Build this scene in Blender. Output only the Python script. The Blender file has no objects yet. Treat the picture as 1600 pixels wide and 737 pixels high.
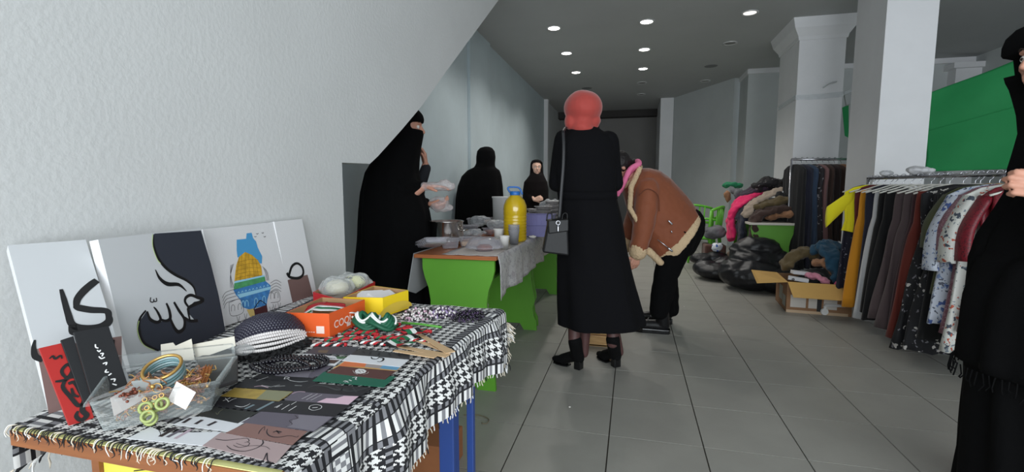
import bpy, bmesh, math, random
from mathutils import Vector, Matrix, noise
random.seed(7)
S = bpy.context.scene
PI = math.pi
# ------------------------------------------------------------------ camera
FPX = 745.0; YAW = math.radians(14.17); PITCH = math.radians(5.90)
CAM = Vector((0, 0, 1.115))
_cy, _sy, _cp, _sp = math.cos(YAW), math.sin(YAW), math.cos(PITCH), math.sin(PITCH)
FW = Vector((-_sy*_cp, _cy*_cp, -_sp)); RT = Vector((_cy, _sy, 0)); UP = RT.cross(FW)
FH = Vector((-_sy, _cy, 0))          # horizontal view direction
cd = bpy.data.cameras.new('camera'); cam = bpy.data.objects.new('camera', cd); S.collection.objects.link(cam)
cd.sensor_fit = 'HORIZONTAL'; cd.sensor_width = 36; cd.lens = 36*FPX/1600; cd.clip_start = .02; cd.clip_end = 200
cam.matrix_world = Matrix.Translation(CAM) @ Matrix((RT, UP, -FW)).transposed().to_4x4()
S.camera = cam
# ------------------------------------------------------------------ world, light, exposure
S.view_settings.view_transform = 'Standard'; S.view_settings.look = 'None'
S.view_settings.gamma = 1; S.view_settings.use_curve_mapping = False
S.view_settings.exposure = 0.04
w = bpy.data.worlds.new('world'); S.world = w; w.use_nodes = True
wb = w.node_tree.nodes['Background']; wb.inputs[0].default_value = (.80, .90, 1.0, 1); wb.inputs[1].default_value = 1.2
ROOM_H = 3.1
def area(name, loc, target, sx, sy, power, col):
    l = bpy.data.lights.new(name, 'AREA'); l.shape = 'RECTANGLE'; l.size = sx; l.size_y = sy; l.energy = power; l.color = col
    o = bpy.data.objects.new(name, l); S.collection.objects.link(o); o.location = loc
    o.rotation_euler = (Vector(target)-Vector(loc)).to_track_quat('-Z', 'Y').to_euler()
    return o
area('shopfront_daylight', (1.3, -2.3, 1.55), (1.3, 5, 1.3), 5.6, 2.5, 240, (.90, .96, 1.0))

# ------------------------------------------------------------------ helpers
def at(px, py, d): return CAM + (FW + RT*((px-800)/FPX) - UP*((py-368.5)/FPX))*d
def ray(px, py): return FW + RT*((px-800)/FPX) - UP*((py-368.5)/FPX)
def Z(px, py, z):
    r = ray(px, py); return CAM + r*((z-CAM.z)/r.z)
def zof(py, d): return at(800, py, d).z
MATS = {}
def lin(c):
    return tuple((x/12.92 if x <= .04045 else ((x+.055)/1.055)**2.4) for x in c)
def mat(name, rgb, rough=.7, metal=0, bump=0, bscale=60, var=0, vscale=6, alpha=1, spec=.5, sheen=0, coat=0, emit=None, trans=0, var2=None):
    """rgb in sRGB 0..255"""
    if name in MATS: return MATS[name]
    m = bpy.data.materials.new(name); m.use_nodes = True; nt = m.node_tree; b = nt.nodes['Principled BSDF']
    c = lin([v/255 for v in rgb])
    b.inputs['Base Color'].default_value = (*c, 1); b.inputs['Roughness'].default_value = rough; b.inputs['Metallic'].default_value = metal
    b.inputs['Specular IOR Level'].default_value = spec
    if sheen: b.inputs['Sheen Weight'].default_value = sheen
    if coat: b.inputs['Coat Weight'].default_value = coat
    if alpha < 1: b.inputs['Alpha'].default_value = alpha
    if trans: b.inputs['Transmission Weight'].default_value = trans
    if emit:
        b.inputs['Emission Color'].default_value = (*lin([v/255 for v in emit[0]]), 1); b.inputs['Emission Strength'].default_value = emit[1]
    tc = nt.nodes.new('ShaderNodeTexCoord')
    if var or var2:
        n = nt.nodes.new('ShaderNodeTexNoise'); n.inputs['Scale'].default_value = vscale; n.inputs['Detail'].default_value = 5; n.inputs['Roughness'].default_value = .6
        nt.links.new(tc.outputs['Object'], n.inputs['Vector'])
        r = nt.nodes.new('ShaderNodeValToRGB'); r.color_ramp.elements[0].position = .32; r.color_ramp.elements[1].position = .68
        c2 = lin([v/255 for v in var2]) if var2 else tuple(x*(1-var) for x in c)
        c1 = c if var2 else tuple(min(1, x*(1+var)) for x in c)
        r.color_ramp.elements[0].color = (*c2, 1); r.color_ramp.elements[1].color = (*c1, 1)
        nt.links.new(n.outputs['Fac'], r.inputs['Fac']); nt.links.new(r.outputs['Color'], b.inputs['Base Color'])
    if bump:
        n = nt.nodes.new('ShaderNodeTexNoise'); n.inputs['Scale'].default_value = bscale; n.inputs['Detail'].default_value = 4
        nt.links.new(tc.outputs['Object'], n.inputs['Vector'])
        bp = nt.nodes.new('ShaderNodeBump'); bp.inputs['Strength'].default_value = bump; bp.inputs['Distance'].default_value = .01
        nt.links.new(n.outputs['Fac'], bp.inputs['Height']); nt.links.new(bp.outputs['Normal'], b.inputs['Normal'])
    MATS[name] = m; return m
def wood(name, a, b_, scale=1.0, rough=.5):
    if name in MATS: return MATS[name]
    m = mat(name, a, rough); nt = m.node_tree; b = nt.nodes['Principled BSDF']
    tc = nt.nodes.new('ShaderNodeTexCoord'); mp = nt.nodes.new('ShaderNodeMapping'); mp.inputs['Scale'].default_value = (3*scale, 40*scale, 40*scale)
    n = nt.nodes.new('ShaderNodeTexNoise'); n.inputs['Scale'].default_value = 1.5; n.inputs['Detail'].default_value = 6
    r = nt.nodes.new('ShaderNodeValToRGB'); r.color_ramp.elements[0].color = (*lin([v/255 for v in a]), 1); r.color_ramp.elements[1].color = (*lin([v/255 for v in b_]), 1)
    r.color_ramp.elements[0].position = .35; r.color_ramp.elements[1].position = .65
    nt.links.new(tc.outputs['Object'], mp.inputs['Vector']); nt.links.new(mp.outputs['Vector'], n.inputs['Vector']); nt.links.new(n.outputs['Fac'], r.inputs['Fac']); nt.links.new(r.outputs['Color'], b.inputs['Base Color'])
    return m
def clear(name, rgb, alpha=.25, rough=.08, bump=0):
    """thin clear plastic: transparent mixed with gloss by fresnel-like facing"""
    if name in MATS: return MATS[name]
    m = bpy.data.materials.new(name); m.use_nodes = True; nt = m.node_tree; N = nt.nodes
    b = N['Principled BSDF']; b.inputs['Base Color'].default_value = (*lin([v/255 for v in rgb]), 1); b.inputs['Roughness'].default_value = rough
    out = N['Material Output']; t = N.new('ShaderNodeBsdfTransparent'); mx = N.new('ShaderNodeMixShader')
    lw = N.new('ShaderNodeLayerWeight'); lw.inputs['Blend'].default_value = .35
    ma = N.new('ShaderNodeMath'); ma.operation = 'MULTIPLY_ADD'; ma.inputs[1].default_value = .55; ma.inputs[2].default_value = alpha; ma.use_clamp = True
    nt.links.new(lw.outputs['Facing'], ma.inputs[0]); nt.links.new(ma.outputs[0], mx.inputs[0])
    nt.links.new(t.outputs[0], mx.inputs[1]); nt.links.new(b.outputs[0], mx.inputs[2]); nt.links.new(mx.outputs[0], out.inputs['Surface'])
    if bump:
        tc = N.new('ShaderNodeTexCoord'); n = N.new('ShaderNodeTexNoise'); n.inputs['Scale'].default_value = 30; n.inputs['Detail'].default_value = 4
        bp = N.new('ShaderNodeBump'); bp.inputs['Strength'].default_value = bump; bp.inputs['Distance'].default_value = .02
        nt.links.new(tc.outputs['Object'], n.inputs['Vector']); nt.links.new(n.outputs['Fac'], bp.inputs['Height']); nt.links.new(bp.outputs['Normal'], b.inputs['Normal'])
    MATS[name] = m; return m
def spots(name, base, dots, scale=30, thresh=.35, rough=.8, mid=None):
    """printed fabric: voronoi / noise blotches"""
    if name in MATS: return MATS[name]
    m = mat(name, base, rough, bump=.15, bscale=90); nt = m.node_tree; N = nt.nodes; b = N['Principled BSDF']
    tc = N.new('ShaderNodeTexCoord'); prev = None
    for k, d in enumerate(dots):
        v = N.new('ShaderNodeTexVoronoi'); v.inputs['Scale'].default_value = scale*(1+.37*k)
        nz = N.new('ShaderNodeTexNoise'); nz.inputs['Scale'].default_value = scale*1.6; mxv = N.new('ShaderNodeMixRGB'); mxv.inputs['Fac'].default_value = .06
        nt.links.new(tc.outputs['Object'], nz.inputs['Vector']); nt.links.new(tc.outputs['Object'], mxv.inputs[1]); nt.links.new(nz.outputs['Color'], mxv.inputs[2])
        nt.links.new(mxv.outputs[0], v.inputs['Vector'])
        c = N.new('ShaderNodeMath'); c.operation = 'LESS_THAN'; c.inputs[1].default_value = thresh; nt.links.new(v.outputs['Distance'], c.inputs[0])
        mx = N.new('ShaderNodeMixRGB'); mx.inputs[2].default_value = (*lin([q/255 for q in d]), 1)
        if prev is None: mx.inputs[1].default_value = (*lin([q/255 for q in base]), 1)
        else: nt.links.new(prev, mx.inputs[1])
        nt.links.new(c.outputs[0], mx.inputs['Fac']); prev = mx.outputs[0]
    nt.links.new(prev, b.inputs['Base Color']); return m

ORG = {}
def thing(name, loc, label, cat, group=None):
    o = bpy.data.objects.new(name, None); S.collection.objects.link(o); o.location = loc; o.empty_display_size = .1
    o['label'] = label; o['category'] = cat
    if group: o['group'] = group
    ORG[o.name] = Vector(loc); return o
def tag(o, label=None, cat=None, group=None, kind=None):
    if label: o['label'] = label
    if cat: o['category'] = cat
    if group: o['group'] = group
    if kind: o['kind'] = kind
    return o
def link(name, me, parent=None, org=None):
    o = bpy.data.objects.new(name, me); S.collection.objects.link(o)
    if parent is not None: o.parent = parent; ORG[o.name] = ORG[parent.name]
    else:
        L = Vector(org) if org is not None else Vector((0, 0, 0)); o.location = L; ORG[o.name] = L
    return o
def copy_tree(o, parent=None):
    c = o.copy(); S.collection.objects.link(c); c.parent = parent; ORG[c.name] = ORG[o.name]
    for ch in o.children: copy_tree(ch, c)
    return c
def frame(d, up=Vector((0, 0, 1))):
    d = d.normalized()
    a = up.cross(d)
    if a.length < 1e-3: a = Vector((1, 0, 0)).cross(d)
    a.normalize(); return a, d.cross(a).normalized()
class MB:
    def __init__(s): s.v = []; s.f = []; s.m = []; s.cur = 0
    def add(s, vs, fs):
        n = len(s.v); s.v += [Vector(v) for v in vs]; s.f += [tuple(i+n for i in f) for f in fs]; s.m += [s.cur]*len(fs); return s
    def box(s, c, size, R=None, taper=1.0):
        c = Vector(c); hx, hy, hz = [q/2 for q in size]; vs = []
        for z in (-1, 1):
            t = taper if z < 0 else 1
            for x, y in ((-1, -1), (1, -1), (1, 1), (-1, 1)):
                p = Vector((x*hx*t, y*hy*t, z*hz)); vs.append(c + (R @ p if R else p))
        return s.add(vs, [(3, 2, 1, 0), (4, 5, 6, 7), (0, 1, 5, 4), (1, 2, 6, 5), (2, 3, 7, 6), (3, 0, 4, 7)])
    def slab(s, a, b): # axis box from corners
        a, b = Vector(a), Vector(b); return s.box((a+b)/2, [abs(q) for q in (b-a)])
    def quadbox(s, p, h):  # 4 points (ccw) extruded by vector h
        h = Vector(h); vs = [Vector(q) for q in p]+[Vector(q)+h for q in p]
        return s.add(vs, [(3, 2, 1, 0), (4, 5, 6, 7), (0, 1, 5, 4), (1, 2, 6, 5), (2, 3, 7, 6), (3, 0, 4, 7)])
    def prism(s, pts, h):
        h = Vector(h); n = len(pts); vs = [Vector(q) for q in pts]+[Vector(q)+h for q in pts]
        return s.add(vs, [tuple(range(n-1, -1, -1)), tuple(range(n, 2*n))]+[(i, (i+1) % n, n+(i+1) % n, n+i) for i in range(n)])
    def rings(s, R, cap=True, closed=True):
        n = len(R[0]); vs = [p for r in R for p in r]; fs = []
        for i in range(len(R)-1):
            for j in range(n if closed else n-1):
                k = (j+1) % n; fs.append((i*n+j, i*n+k, (i+1)*n+k, (i+1)*n+j))
        if cap: fs += [tuple(range(n-1, -1, -1)), tuple((len(R)-1)*n+j for j in range(n))]
        return s.add(vs, fs)
    def tube(s, path, r, n=8, cap=True, flat=1.0):
        path = [Vector(p) for p in path]; R = []; up = Vector((0, 0, 1)); rr = r if isinstance(r, (list, tuple)) else [r]*len(path)
        pa = None
        for i, p in enumerate(path):
            d = path[min(i+1, len(path)-1)]-path[max(i-1, 0)]
            if d.length < 1e-9: d = Vector((0, 0, 1))
            d.normalize()
            if pa is None: a, b = frame(d, up if abs(d.z) < .95 else Vector((1, 0, 0)))
            else:
                a = pa-d*pa.dot(d)
                if a.length < 1e-6: a, _ = frame(d)
                a.normalize(); b = d.cross(a)
            pa = a
            R.append([p+a*(math.cos(2*PI*j/n)*rr[i])+b*(math.sin(2*PI*j/n)*rr[i]*flat) for j in range(n)])
        return s.rings(R, cap)
    def limb(s, p0, p1, r0, r1, n=14, flat=1.0):
        p0, p1 = Vector(p0), Vector(p1); d = (p1-p0); L = d.length
        if L < 1e-6: d = Vector((0, 0, 1)); L = 1e-6
        d = d/L; pts = []; rr = []
        for k in (-1, -.8, -.5, 0): pts.append(p0+d*r0*k); rr.append(max(r0*math.sqrt(max(0, 1-k*k)), r0*.12))
        for k in (0, .5, .8, 1): pts.append(p1+d*r1*k); rr.append(max(r1*math.sqrt(max(0, 1-k*k)), r1*.12))
        return s.tube(pts, rr, n, True, flat)
    def lathe(s, prof, c=(0, 0, 0), n=24, cap=False, R=None):
        c = Vector(c); rs = []
        for r, z in prof:
            rs.append([c+(R @ Vector((r*math.cos(2*PI*j/n), r*math.sin(2*PI*j/n), z)) if R else Vector((r*math.cos(2*PI*j/n), r*math.sin(2*PI*j/n), z))) for j in range(n)])
        return s.rings(rs, cap)
    def ball(s, c, r, n=12, R=None):
        if not isinstance(r, (list, tuple)): r = (r, r, r)
        m = max(4, n//2); rs = []; c = Vector(c)
        for i in range(m+1):
            t = PI*(i+.0001)/(m+.0002); q = []
            for j in range(n):
                a = 2*PI*j/n; p = Vector((r[0]*math.sin(t)*math.cos(a), r[1]*math.sin(t)*math.sin(a), -r[2]*math.cos(t))); q.append(c+(R @ p if R else p))
            rs.append(q)
        return s.rings(rs, True)
    def torus(s, c, R_, r, a=None, b=None, n=20, m=8):
        c = Vector(c); a = a or Vector((1, 0, 0)); b = b or Vector((0, 1, 0)); nn = a.cross(b).normalized(); rs = []
        for i in range(n+1):
            t = 2*PI*i/n; e = a*math.cos(t)+b*math.sin(t)
            rs.append([c+e*(R_+r*math.cos(2*PI*j/m))+nn*(r*math.sin(2*PI*j/m)) for j in range(m)])
        return s.rings(rs, False)
    def ribbon(s, pts, wd, nrm, lift=0, smooth=True):
        """flat painted stroke: polyline with widths in the plane with normal nrm"""
        pts = [Vector(p) for p in pts]; wd = list(wd) if isinstance(wd, (list, tuple)) else [wd]*len(pts)
        if smooth and len(pts) > 2: pts, wd = spline(pts, wd, 5)
        vs = []
        for i, p in enumerate(pts):
            d = pts[min(i+1, len(pts)-1)]-pts[max(i-1, 0)]; q = nrm.cross(d)
            if q.length > 1e-9: q.normalize()
            vs += [p+q*wd[i]/2+nrm*lift, p-q*wd[i]/2+nrm*lift]
        return s.add(vs, [(2*i, 2*i+1, 2*i+3, 2*i+2) for i in range(len(pts)-1)])
    def mesh(s, name, org=Vector((0, 0, 0)), fix=True):
        me = bpy.data.meshes.new(name); me.from_pydata([tuple(v-org) for v in s.v], [], s.f)
        me.polygons.foreach_set('material_index', s.m)
        if fix:
            bm = bmesh.new(); bm.from_mesh(me); bmesh.ops.recalc_face_normals(bm, faces=bm.faces); bm.to_mesh(me); bm.free()
        return me
    def build(s, name, mats, parent=None, smooth=False, org=None, bevel=0, fix=True, label=None):
        o0 = ORG[parent.name] if parent is not None else (Vector(org) if org is not None else Vector((0, 0, 0)))
        me = s.mesh(name, o0, fix)
        for m in (mats if isinstance(mats, (list, tuple)) else [mats]): me.materials.append(m)
        o = link(name, me, parent, o0)
        if smooth: me.polygons.foreach_set('use_smooth', [True]*len(me.polygons))
        if bevel:
            bv = o.modifiers.new('bevel', 'BEVEL'); bv.width = bevel; bv.segments = 2; bv.limit_method = 'ANGLE'; bv.angle_limit = .7
        if label: o['label'] = label
        return o
def spline(pts, wd, k):
    P = [pts[0]]+pts+[pts[-1]]; W = [wd[0]]+wd+[wd[-1]]; op = []; ow = []
    for i in range(1, len(P)-2):
        for j in range(k):
            t = j/k; a, b, c, d = P[i-1], P[i], P[i+1], P[i+2]
            op.append(.5*((2*b)+(c-a)*t+(2*a-5*b+4*c-d)*t*t+(-a+3*b-3*c+d)*t**3)); ow.append(W[i]*(1-t)+W[i+1]*t)
    op.append(pts[-1]); ow.append(wd[-1]); return op, ow
def spl(pts, k=6):
    return spline([Vector(p) for p in pts], [1]*len(pts), k)[0]
def remesh(mb, voxel, sm=4, disp=None):
    """union the closed shapes of mb into one continuous surface"""
    me = mb.mesh('tmp'); o = bpy.data.objects.new('tmp', me); S.collection.objects.link(o)
    r = o.modifiers.new('r', 'REMESH'); r.mode = 'VOXEL'; r.voxel_size = voxel
    if sm: q = o.modifiers.new('s', 'SMOOTH'); q.iterations = sm; q.factor = .5
    dg = bpy.context.evaluated_depsgraph_get(); ev = o.evaluated_get(dg); m2 = bpy.data.meshes.new_from_object(ev)
    bpy.data.objects.remove(o); bpy.data.meshes.remove(me)
    if disp:
        ns = [v.normal.copy() for v in m2.vertices]
        for v, n in zip(m2.vertices, ns): v.co = v.co + n*disp(v.co)
    return m2
def remeshed(mb, name, mats, parent, voxel, sm=4, disp=None, org=None, label=None, matfn=None):
    me = remesh(mb, voxel, sm, disp); o0 = ORG[parent.name] if parent is not None else Vector(org or (0, 0, 0))
    for m in (mats if isinstance(mats, (list, tuple)) else [mats]): me.materials.append(m)
    me.polygons.foreach_set('material_index', [0]*len(me.polygons))
    if matfn:
        for p in me.polygons: p.material_index = matfn(p.center)
    me.transform(Matrix.Translation(-o0)); me.polygons.foreach_set('use_smooth', [True]*len(me.polygons)); me.name = name
    o = link(name, me, parent, o0)
    if label: o['label'] = label
    return o
def nz(p, s, seed=0): return noise.noise(Vector((p[0]*s+seed, p[1]*s+seed*.7, p[2]*s)))
def rotz(a): return Matrix.Rotation(a, 3, 'Z')

# ------------------------------------------------------------------ materials of the setting
plaster = mat('near plaster', (206, 207, 206), .85, bump=.12, bscale=70, var=.025, vscale=3)
left_paint = mat('blue grey paint', (186, 199, 204), .6, bump=.08, bscale=12, var=.06, vscale=1.6)
white_paint = mat('white paint', (222, 222, 224), .65, bump=.06, bscale=30, var=.03, vscale=3)
grey_paint = mat('grey paint', (190, 194, 194), .7, bump=.06, bscale=20, var=.04, vscale=2)
ceil_m = mat('ceiling paint', (175, 177, 177), .75, bump=.05, bscale=20, var=.03, vscale=1.5)
tile_m = mat('floor tile', (150, 148, 141), .42, bump=.05, bscale=25, var=.06, vscale=3.2, spec=.35)
grout = mat('grout', (60, 55, 48), .9)
# ------------------------------------------------------------------ floor
fl = MB().slab((-2.3, -2.6, -.12), (5.4, 14.0, -.006)).build('floor', grout); tag(fl, kind='structure')
T = .4; X0 = -1.1918*T; Y0 = 4.2266*T
tm = MB(); g = .0028
tm.box((0, 0, -.0035), (T-2*g, T-2*g, .007)); tme = tm.mesh('tile'); tme.materials.append(tile_m)
rest = MB(); cnt = 0
for i in range(-5, 15):
    for j in range(-11, 31):
        cx, cyy = X0+(i+.5)*T, Y0+(j+.5)*T
        if cx < -2.2 or cx > 5.3: continue
        vis = 1.2 < cyy < 8.2 and -1.5 < cx < 3.1 and cx < cyy*.62+.3 and cx > -.25-cyy*.16
        if vis and cnt < 295:
            o = link('tile', tme, fl); o.location = (cx, cyy, 0); o.rotation_euler = (0, 0, PI/2*random.randrange(4)); cnt += 1
        else: rest.box((cx, cyy, -.0035), (T-2*g, T-2*g, .007))
tag(rest.build('tile_field', tile_m, fl), kind='stuff')
lt = mat('litter', (225, 222, 215), .8)
for k, (px, py) in enumerate([(890, 636), (1130, 517), (1069, 479)]):
    c = Z(px, py, .002); q = MB().ball((c.x, c.y, .004), (.006, .005, .003), 8).build('paper_scrap', lt, org=(c.x, c.y, 0)); tag(q, ['tiny white scrap on the floor tiles nearest the camera', 'tiny white scrap on the tiles right of the lace-up boots', 'thin white scrap on the tiles just behind the boots'][k], 'litter')
# ------------------------------------------------------------------ walls
def struct(mb, name, m, **k): o = mb.build(name, m, **k); o['kind'] = 'structure'; return o
# near partition: stands at x=-1.1, its far edge cut by the stair slope
prof = [(-2.6, 0), (1.655, 0), (1.655, 1.208), (1.86, 1.213), (1.93, 1.25), (2.16, 1.39), (2.41, 1.55), (2.75, 1.80), (3.2, 2.12), (3.93, 2.64), (4.62, 3.1), (-2.6, 3.1)]
struct(MB().prism([(-1.10, y, z) for y, z in prof], (-.12, 0, 0)), 'wall_near_left', plaster)
st = [(1.0, .62), (1.86, 1.225), (4.62, 3.1), (1.0, 3.1)]
struct(MB().prism([(-1.22, y, z) for y, z in [(1.70, 1.235), (1.87, 1.24), (2.17, 1.41), (2.76, 1.82), (3.95, 2.67), (4.58, 3.1), (1.7, 3.1)]], (-.8, 0, 0)), 'trim_stair_underside', plaster)
struct(MB().slab((-2.16, -2.6, 0), (-2.02, 11.0, 3.1)), 'wall_left', left_paint)
struct(MB().slab((-2.02, 5.75, 0), (-1.985, 6.62, 3.1)), 'trim_left_pilaster', left_paint)
struct(MB().slab((-2.16, 11.0, 0), (-1.93, 11.12, 3.1)), 'trim_recess_left', white_paint)
struct(MB().slab((-2.2, 11.12, 0), (-2.0, 13.4, 3.1)), 'wall_recess_left', grey_paint)
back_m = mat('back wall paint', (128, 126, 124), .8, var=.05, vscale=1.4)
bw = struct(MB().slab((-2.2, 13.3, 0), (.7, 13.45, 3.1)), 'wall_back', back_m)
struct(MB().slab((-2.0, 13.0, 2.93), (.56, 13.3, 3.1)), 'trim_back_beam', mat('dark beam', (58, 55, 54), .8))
struct(MB().prism([(.56, 11.5, 0), (.84, 11.5, 0), (.84, 13.3, 0), (.56, 13.3, 0)], (0, 0, 3.1)), 'wall_recess_right', white_paint)
struct(MB().prism([(.83, 11.55, 0), (1.76, 9.73, 0), (1.9, 9.79, 0), (1.9, 12, 0), (.84, 12, 0)], (0, 0, 3.1)), 'wall_angled', grey_paint)
struct(MB().slab((1.86, 9.10, 0), (5.2, 9.75, 3.02)), 'wall_back_right', grey_paint)
struct(MB().slab((1.84, 9.06, 3.02), (5.2, 9.8, 3.1)), 'trim_pier_crown', white_paint)
struct(MB().slab((5.05, -2.6, 0), (5.2, 9.1, 3.1)), 'wall_right', grey_paint)
struct(MB().slab((4.72, 8.9, 0), (5.06, 9.1, 2.9)).slab((4.66, 8.84, 2.9), (5.06, 9.1, 2.98)), 'trim_far_pilaster', white_paint)
struct(MB().slab((-2.3, -2.6, 3.1), (5.4, 14.0, 3.25)), 'ceiling', ceil_m)
# shop front behind the camera: piers, lintel, sill left open to daylight
struct(MB().slab((-1.3, -2.75, 0), (-1.1, -2.6, 3.1)).slab((4.7, -2.75, 0), (5.2, -2.6, 3.1)).slab((-1.3, -2.75, 2.85), (5.2, -2.6, 3.1)), 'wall_front', plaster)
# big square pillar
def pillar(x0, y0, x1, y1, name, cap):
    mb = MB()
    mb.slab((x0, y0, 0), (x1, y1, ROOM_H))
    if cap:
        for (z0, z1, a, b) in ((2.86, 2.90, .012, .02), (2.90, 2.99, .02, .075), (2.99, 3.03, .075, .085), (3.03, 3.1, .085, .105)):
            mb.prism([(x0-a, y0-a, z0), (x1+a, y0-a, z0), (x1+a, y1+a, z0), (x0-a, y1+a, z0)], (0, 0, 0)) if False else None
            vs = [(x0-a, y0-a, z0), (x1+a, y0-a, z0), (x1+a, y1+a, z0), (x0-a, y1+a, z0), (x0-b, y0-b, z1), (x1+b, y0-b, z1), (x1+b, y1+b, z1), (x0-b, y1+b, z1)]
            mb.add(vs, [(3, 2, 1, 0), (4, 5, 6, 7), (0, 1, 5, 4), (1, 2, 6, 5), (2, 3, 7, 6), (3, 0, 4, 7)])
    o = struct(mb, name, white_paint); return o
pillar(2.105, 5.0, 2.49, 5.6, 'trim_pillar', False)
pillar(1.895, 6.6, 2.39, 7.38, 'trim_column', True)
# plastic tape round the column with its loose end, stub of a bracket
tp = MB(); z0 = 2.19
path = [(1.885, 7.3, z0-.02), (1.885, 6.59, z0+.0), (2.14, 6.588, z0+.0), (2.40, 6.588, z0+.02)]
for k in range(3): 
    a, b = Vector(path[k]), Vector(path[k+1]); n = Vector((0, 0, 1)).cross((b-a)).normalized()
    tp.add([a-Vector((0, 0, .03)), b-Vector((0, 0, .03)), b+Vector((0, 0, .03)), a+Vector((0, 0, .03))], [(0, 1, 2, 3)])
tp.tube(spl([(2.40, 6.585, 2.21), (2.5, 6.55, 2.24), (2.58, 6.5, 2.20), (2.66, 6.45, 2.19)]), [.02]*6*3+[.008], 6)
o = tp.build('plastic_tape', clear('tape', (220, 225, 228), .45, .2, .5), smooth=True, org=(2.14, 6.58, 2.19)); tag(o, 'clear plastic tape wound round the column, loose end to the right', 'tape')
b = thing('ceiling_light', (0, 0, 0), 'x', 'light')
bpy.data.objects.remove(b)
rag = MB().tube(spl([(2.17, 6.57, 2.29), (2.22, 6.54, 2.33), (2.3, 6.55, 2.35)]), .018, 6, True, .4); o = rag.build('plastic_shred', mat('shred', (200, 203, 205), .3), smooth=True, org=(2.2, 6.57, 2.3)); tag(o, 'small torn plastic shred sticking out of the column above the tape', 'plastic scrap')
# ------------------------------------------------------------------ ceiling downlights
ring_m = mat('light ring', (205, 205, 205), .35, metal=.3)
lampon = mat('lamp on', (255, 255, 255), .4, emit=((255, 252, 245), 14)); lampdim = mat('lamp dim', (240, 240, 238), .4, emit=((255, 250, 240), 1.2)); lampoff = mat('lamp off', (120, 118, 112), .2)
def downlight(x, y, on, label, grp):
    t = thing('downlight', (x, y, ROOM_H), label, 'ceiling light', grp)
    MB().lathe([(.095, 0), (.097, -.006), (.088, -.012), (.072, -.006), (.068, .0)], (x, y, ROOM_H), 28).build('trim_ring', ring_m, t, True)
    MB().lathe([(.001, -.004), (.07, -.004)], (x, y, ROOM_H), 24).build('lens', [lampoff, lampdim, lampon][on], t)
    if on == 2:
        l = bpy.data.lights.new('bulb', 'SPOT'); l.energy = 45; l.spot_size = 2.3; l.spot_blend = .7; l.color = (1, .97, .92); l.shadow_soft_size = .06
        o = bpy.data.objects.new('bulb', l); S.collection.objects.link(o); o.parent = t; o.location = (0, 0, -.03)
    return t
P = ['nearest', 'second', 'third', 'fourth', 'fifth']
for k, (x, y, on) in enumerate([(-1.015, 4.95, 2), (-1.015, 6.18, 2), (-1.015, 7.35, 2), (-1.015, 8.59, 2)]): downlight(x, y, on, 'lit round downlight in the left row, %s from the camera' % P[k], 'ceiling downlights')
for k, (x, y, on) in enumerate([(.11, 6.22, 2), (.11, 7.43, 2), (.115, 8.6, 2), (.115, 9.73, 0), (.12, 10.91, 0)]): downlight(x, y, on, '%s round downlight in the middle row, %s from the camera' % ('lit' if on else 'unlit', P[k]), 'ceiling downlights')
for k, (x, y, on) in enumerate([(1.25, 6.2, 1), (1.26, 7.4, 0), (1.27, 9.85, 0)]): downlight(x, y, on, '%s round downlight in the right row, %s from the camera' % ('faintly glowing' if on else 'unlit', P[k]), 'ceiling downlights')
hm = mat('hatch', (120, 121, 122), .8)
for x, y, l in ((-.96, 10.0, 'left'), (1.2, 8.7, 'right')):
    q = MB().lathe([(.001, -.004), (.1, -.004), (.104, 0)], (x, y, ROOM_H), 24).build('ceiling_cap', hm, org=(x, y, ROOM_H)); tag(q, 'faint round grey cover plate in the ceiling, %s one' % l, 'cover plate')


# ================================================================== NEAR STALL TABLE
brown_edge = wood('table edge wood', (150, 92, 50), (120, 70, 38), 1)
yellow_m = mat('yellow board', (205, 196, 78), .55, bump=.05, bscale=15, var=.05, vscale=3)
blue_m = mat('blue steel', (42, 68, 132), .4)
TZ = .75
XL0, XR0, XL1, XR1, TY0, TY1 = -.905, -.43, -1.085, -.372, .492, 1.325
def txl(y): t = (y-TY0)/(TY1-TY0); return XL0+(XL1-XL0)*t
def txr(y): t = (y-TY0)/(TY1-TY0); return XR0+(XR1-XR0)*t
t = thing('stall_table', (-.7, .9, 0), 'yellow front table with brown edges under a chequered cloth and trinkets', 'table')
MB().prism([(XL0, .480, .725), (XR0, .480, .725), (XR1, TY1, .725), (XL1, TY1, .725)], (0, 0, .0235)).build('tabletop', brown_edge, t)
MB().prism([(XL0+.002, .482, .7485), (XR0-.002, .482, .7485), (XR1-.002, TY1-.002, .7485), (XL1+.002, TY1-.002, .7485)], (0, 0, .0012)).build('laminate', mat('pale yellow laminate', (222, 220, 150), .5), t)
MB().slab((-.76, .506, .02), (-.462, .521, .722)).build('end_panel', yellow_m, t)
MB().slab((-.46, .500, 0), (-.446, .523, .725)).build('edge_strip', brown_edge, t)
MB().slab((-.775, .500, 0), (-.7605, .523, .725)).build('edge_strip', brown_edge, t)
MB().slab((-.80, 1.0, .02), (-.785, 1.28, .722)).build('end_panel', yellow_m, t)
for (x, y, w_) in ((-.462, 1.14, .042), (-.428, 1.22, .02)):
    MB().slab((x-w_/2, y-w_/2, 0), (x+w_/2, y+w_/2, .722)).build('leg', blue_m, t, bevel=.003)
MB().tube([(-.70, .505, .70), (-.60, .5045, .725)], .0008, 5).build('scratch', mat('scratch', (60, 50, 30), .8), t)
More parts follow.
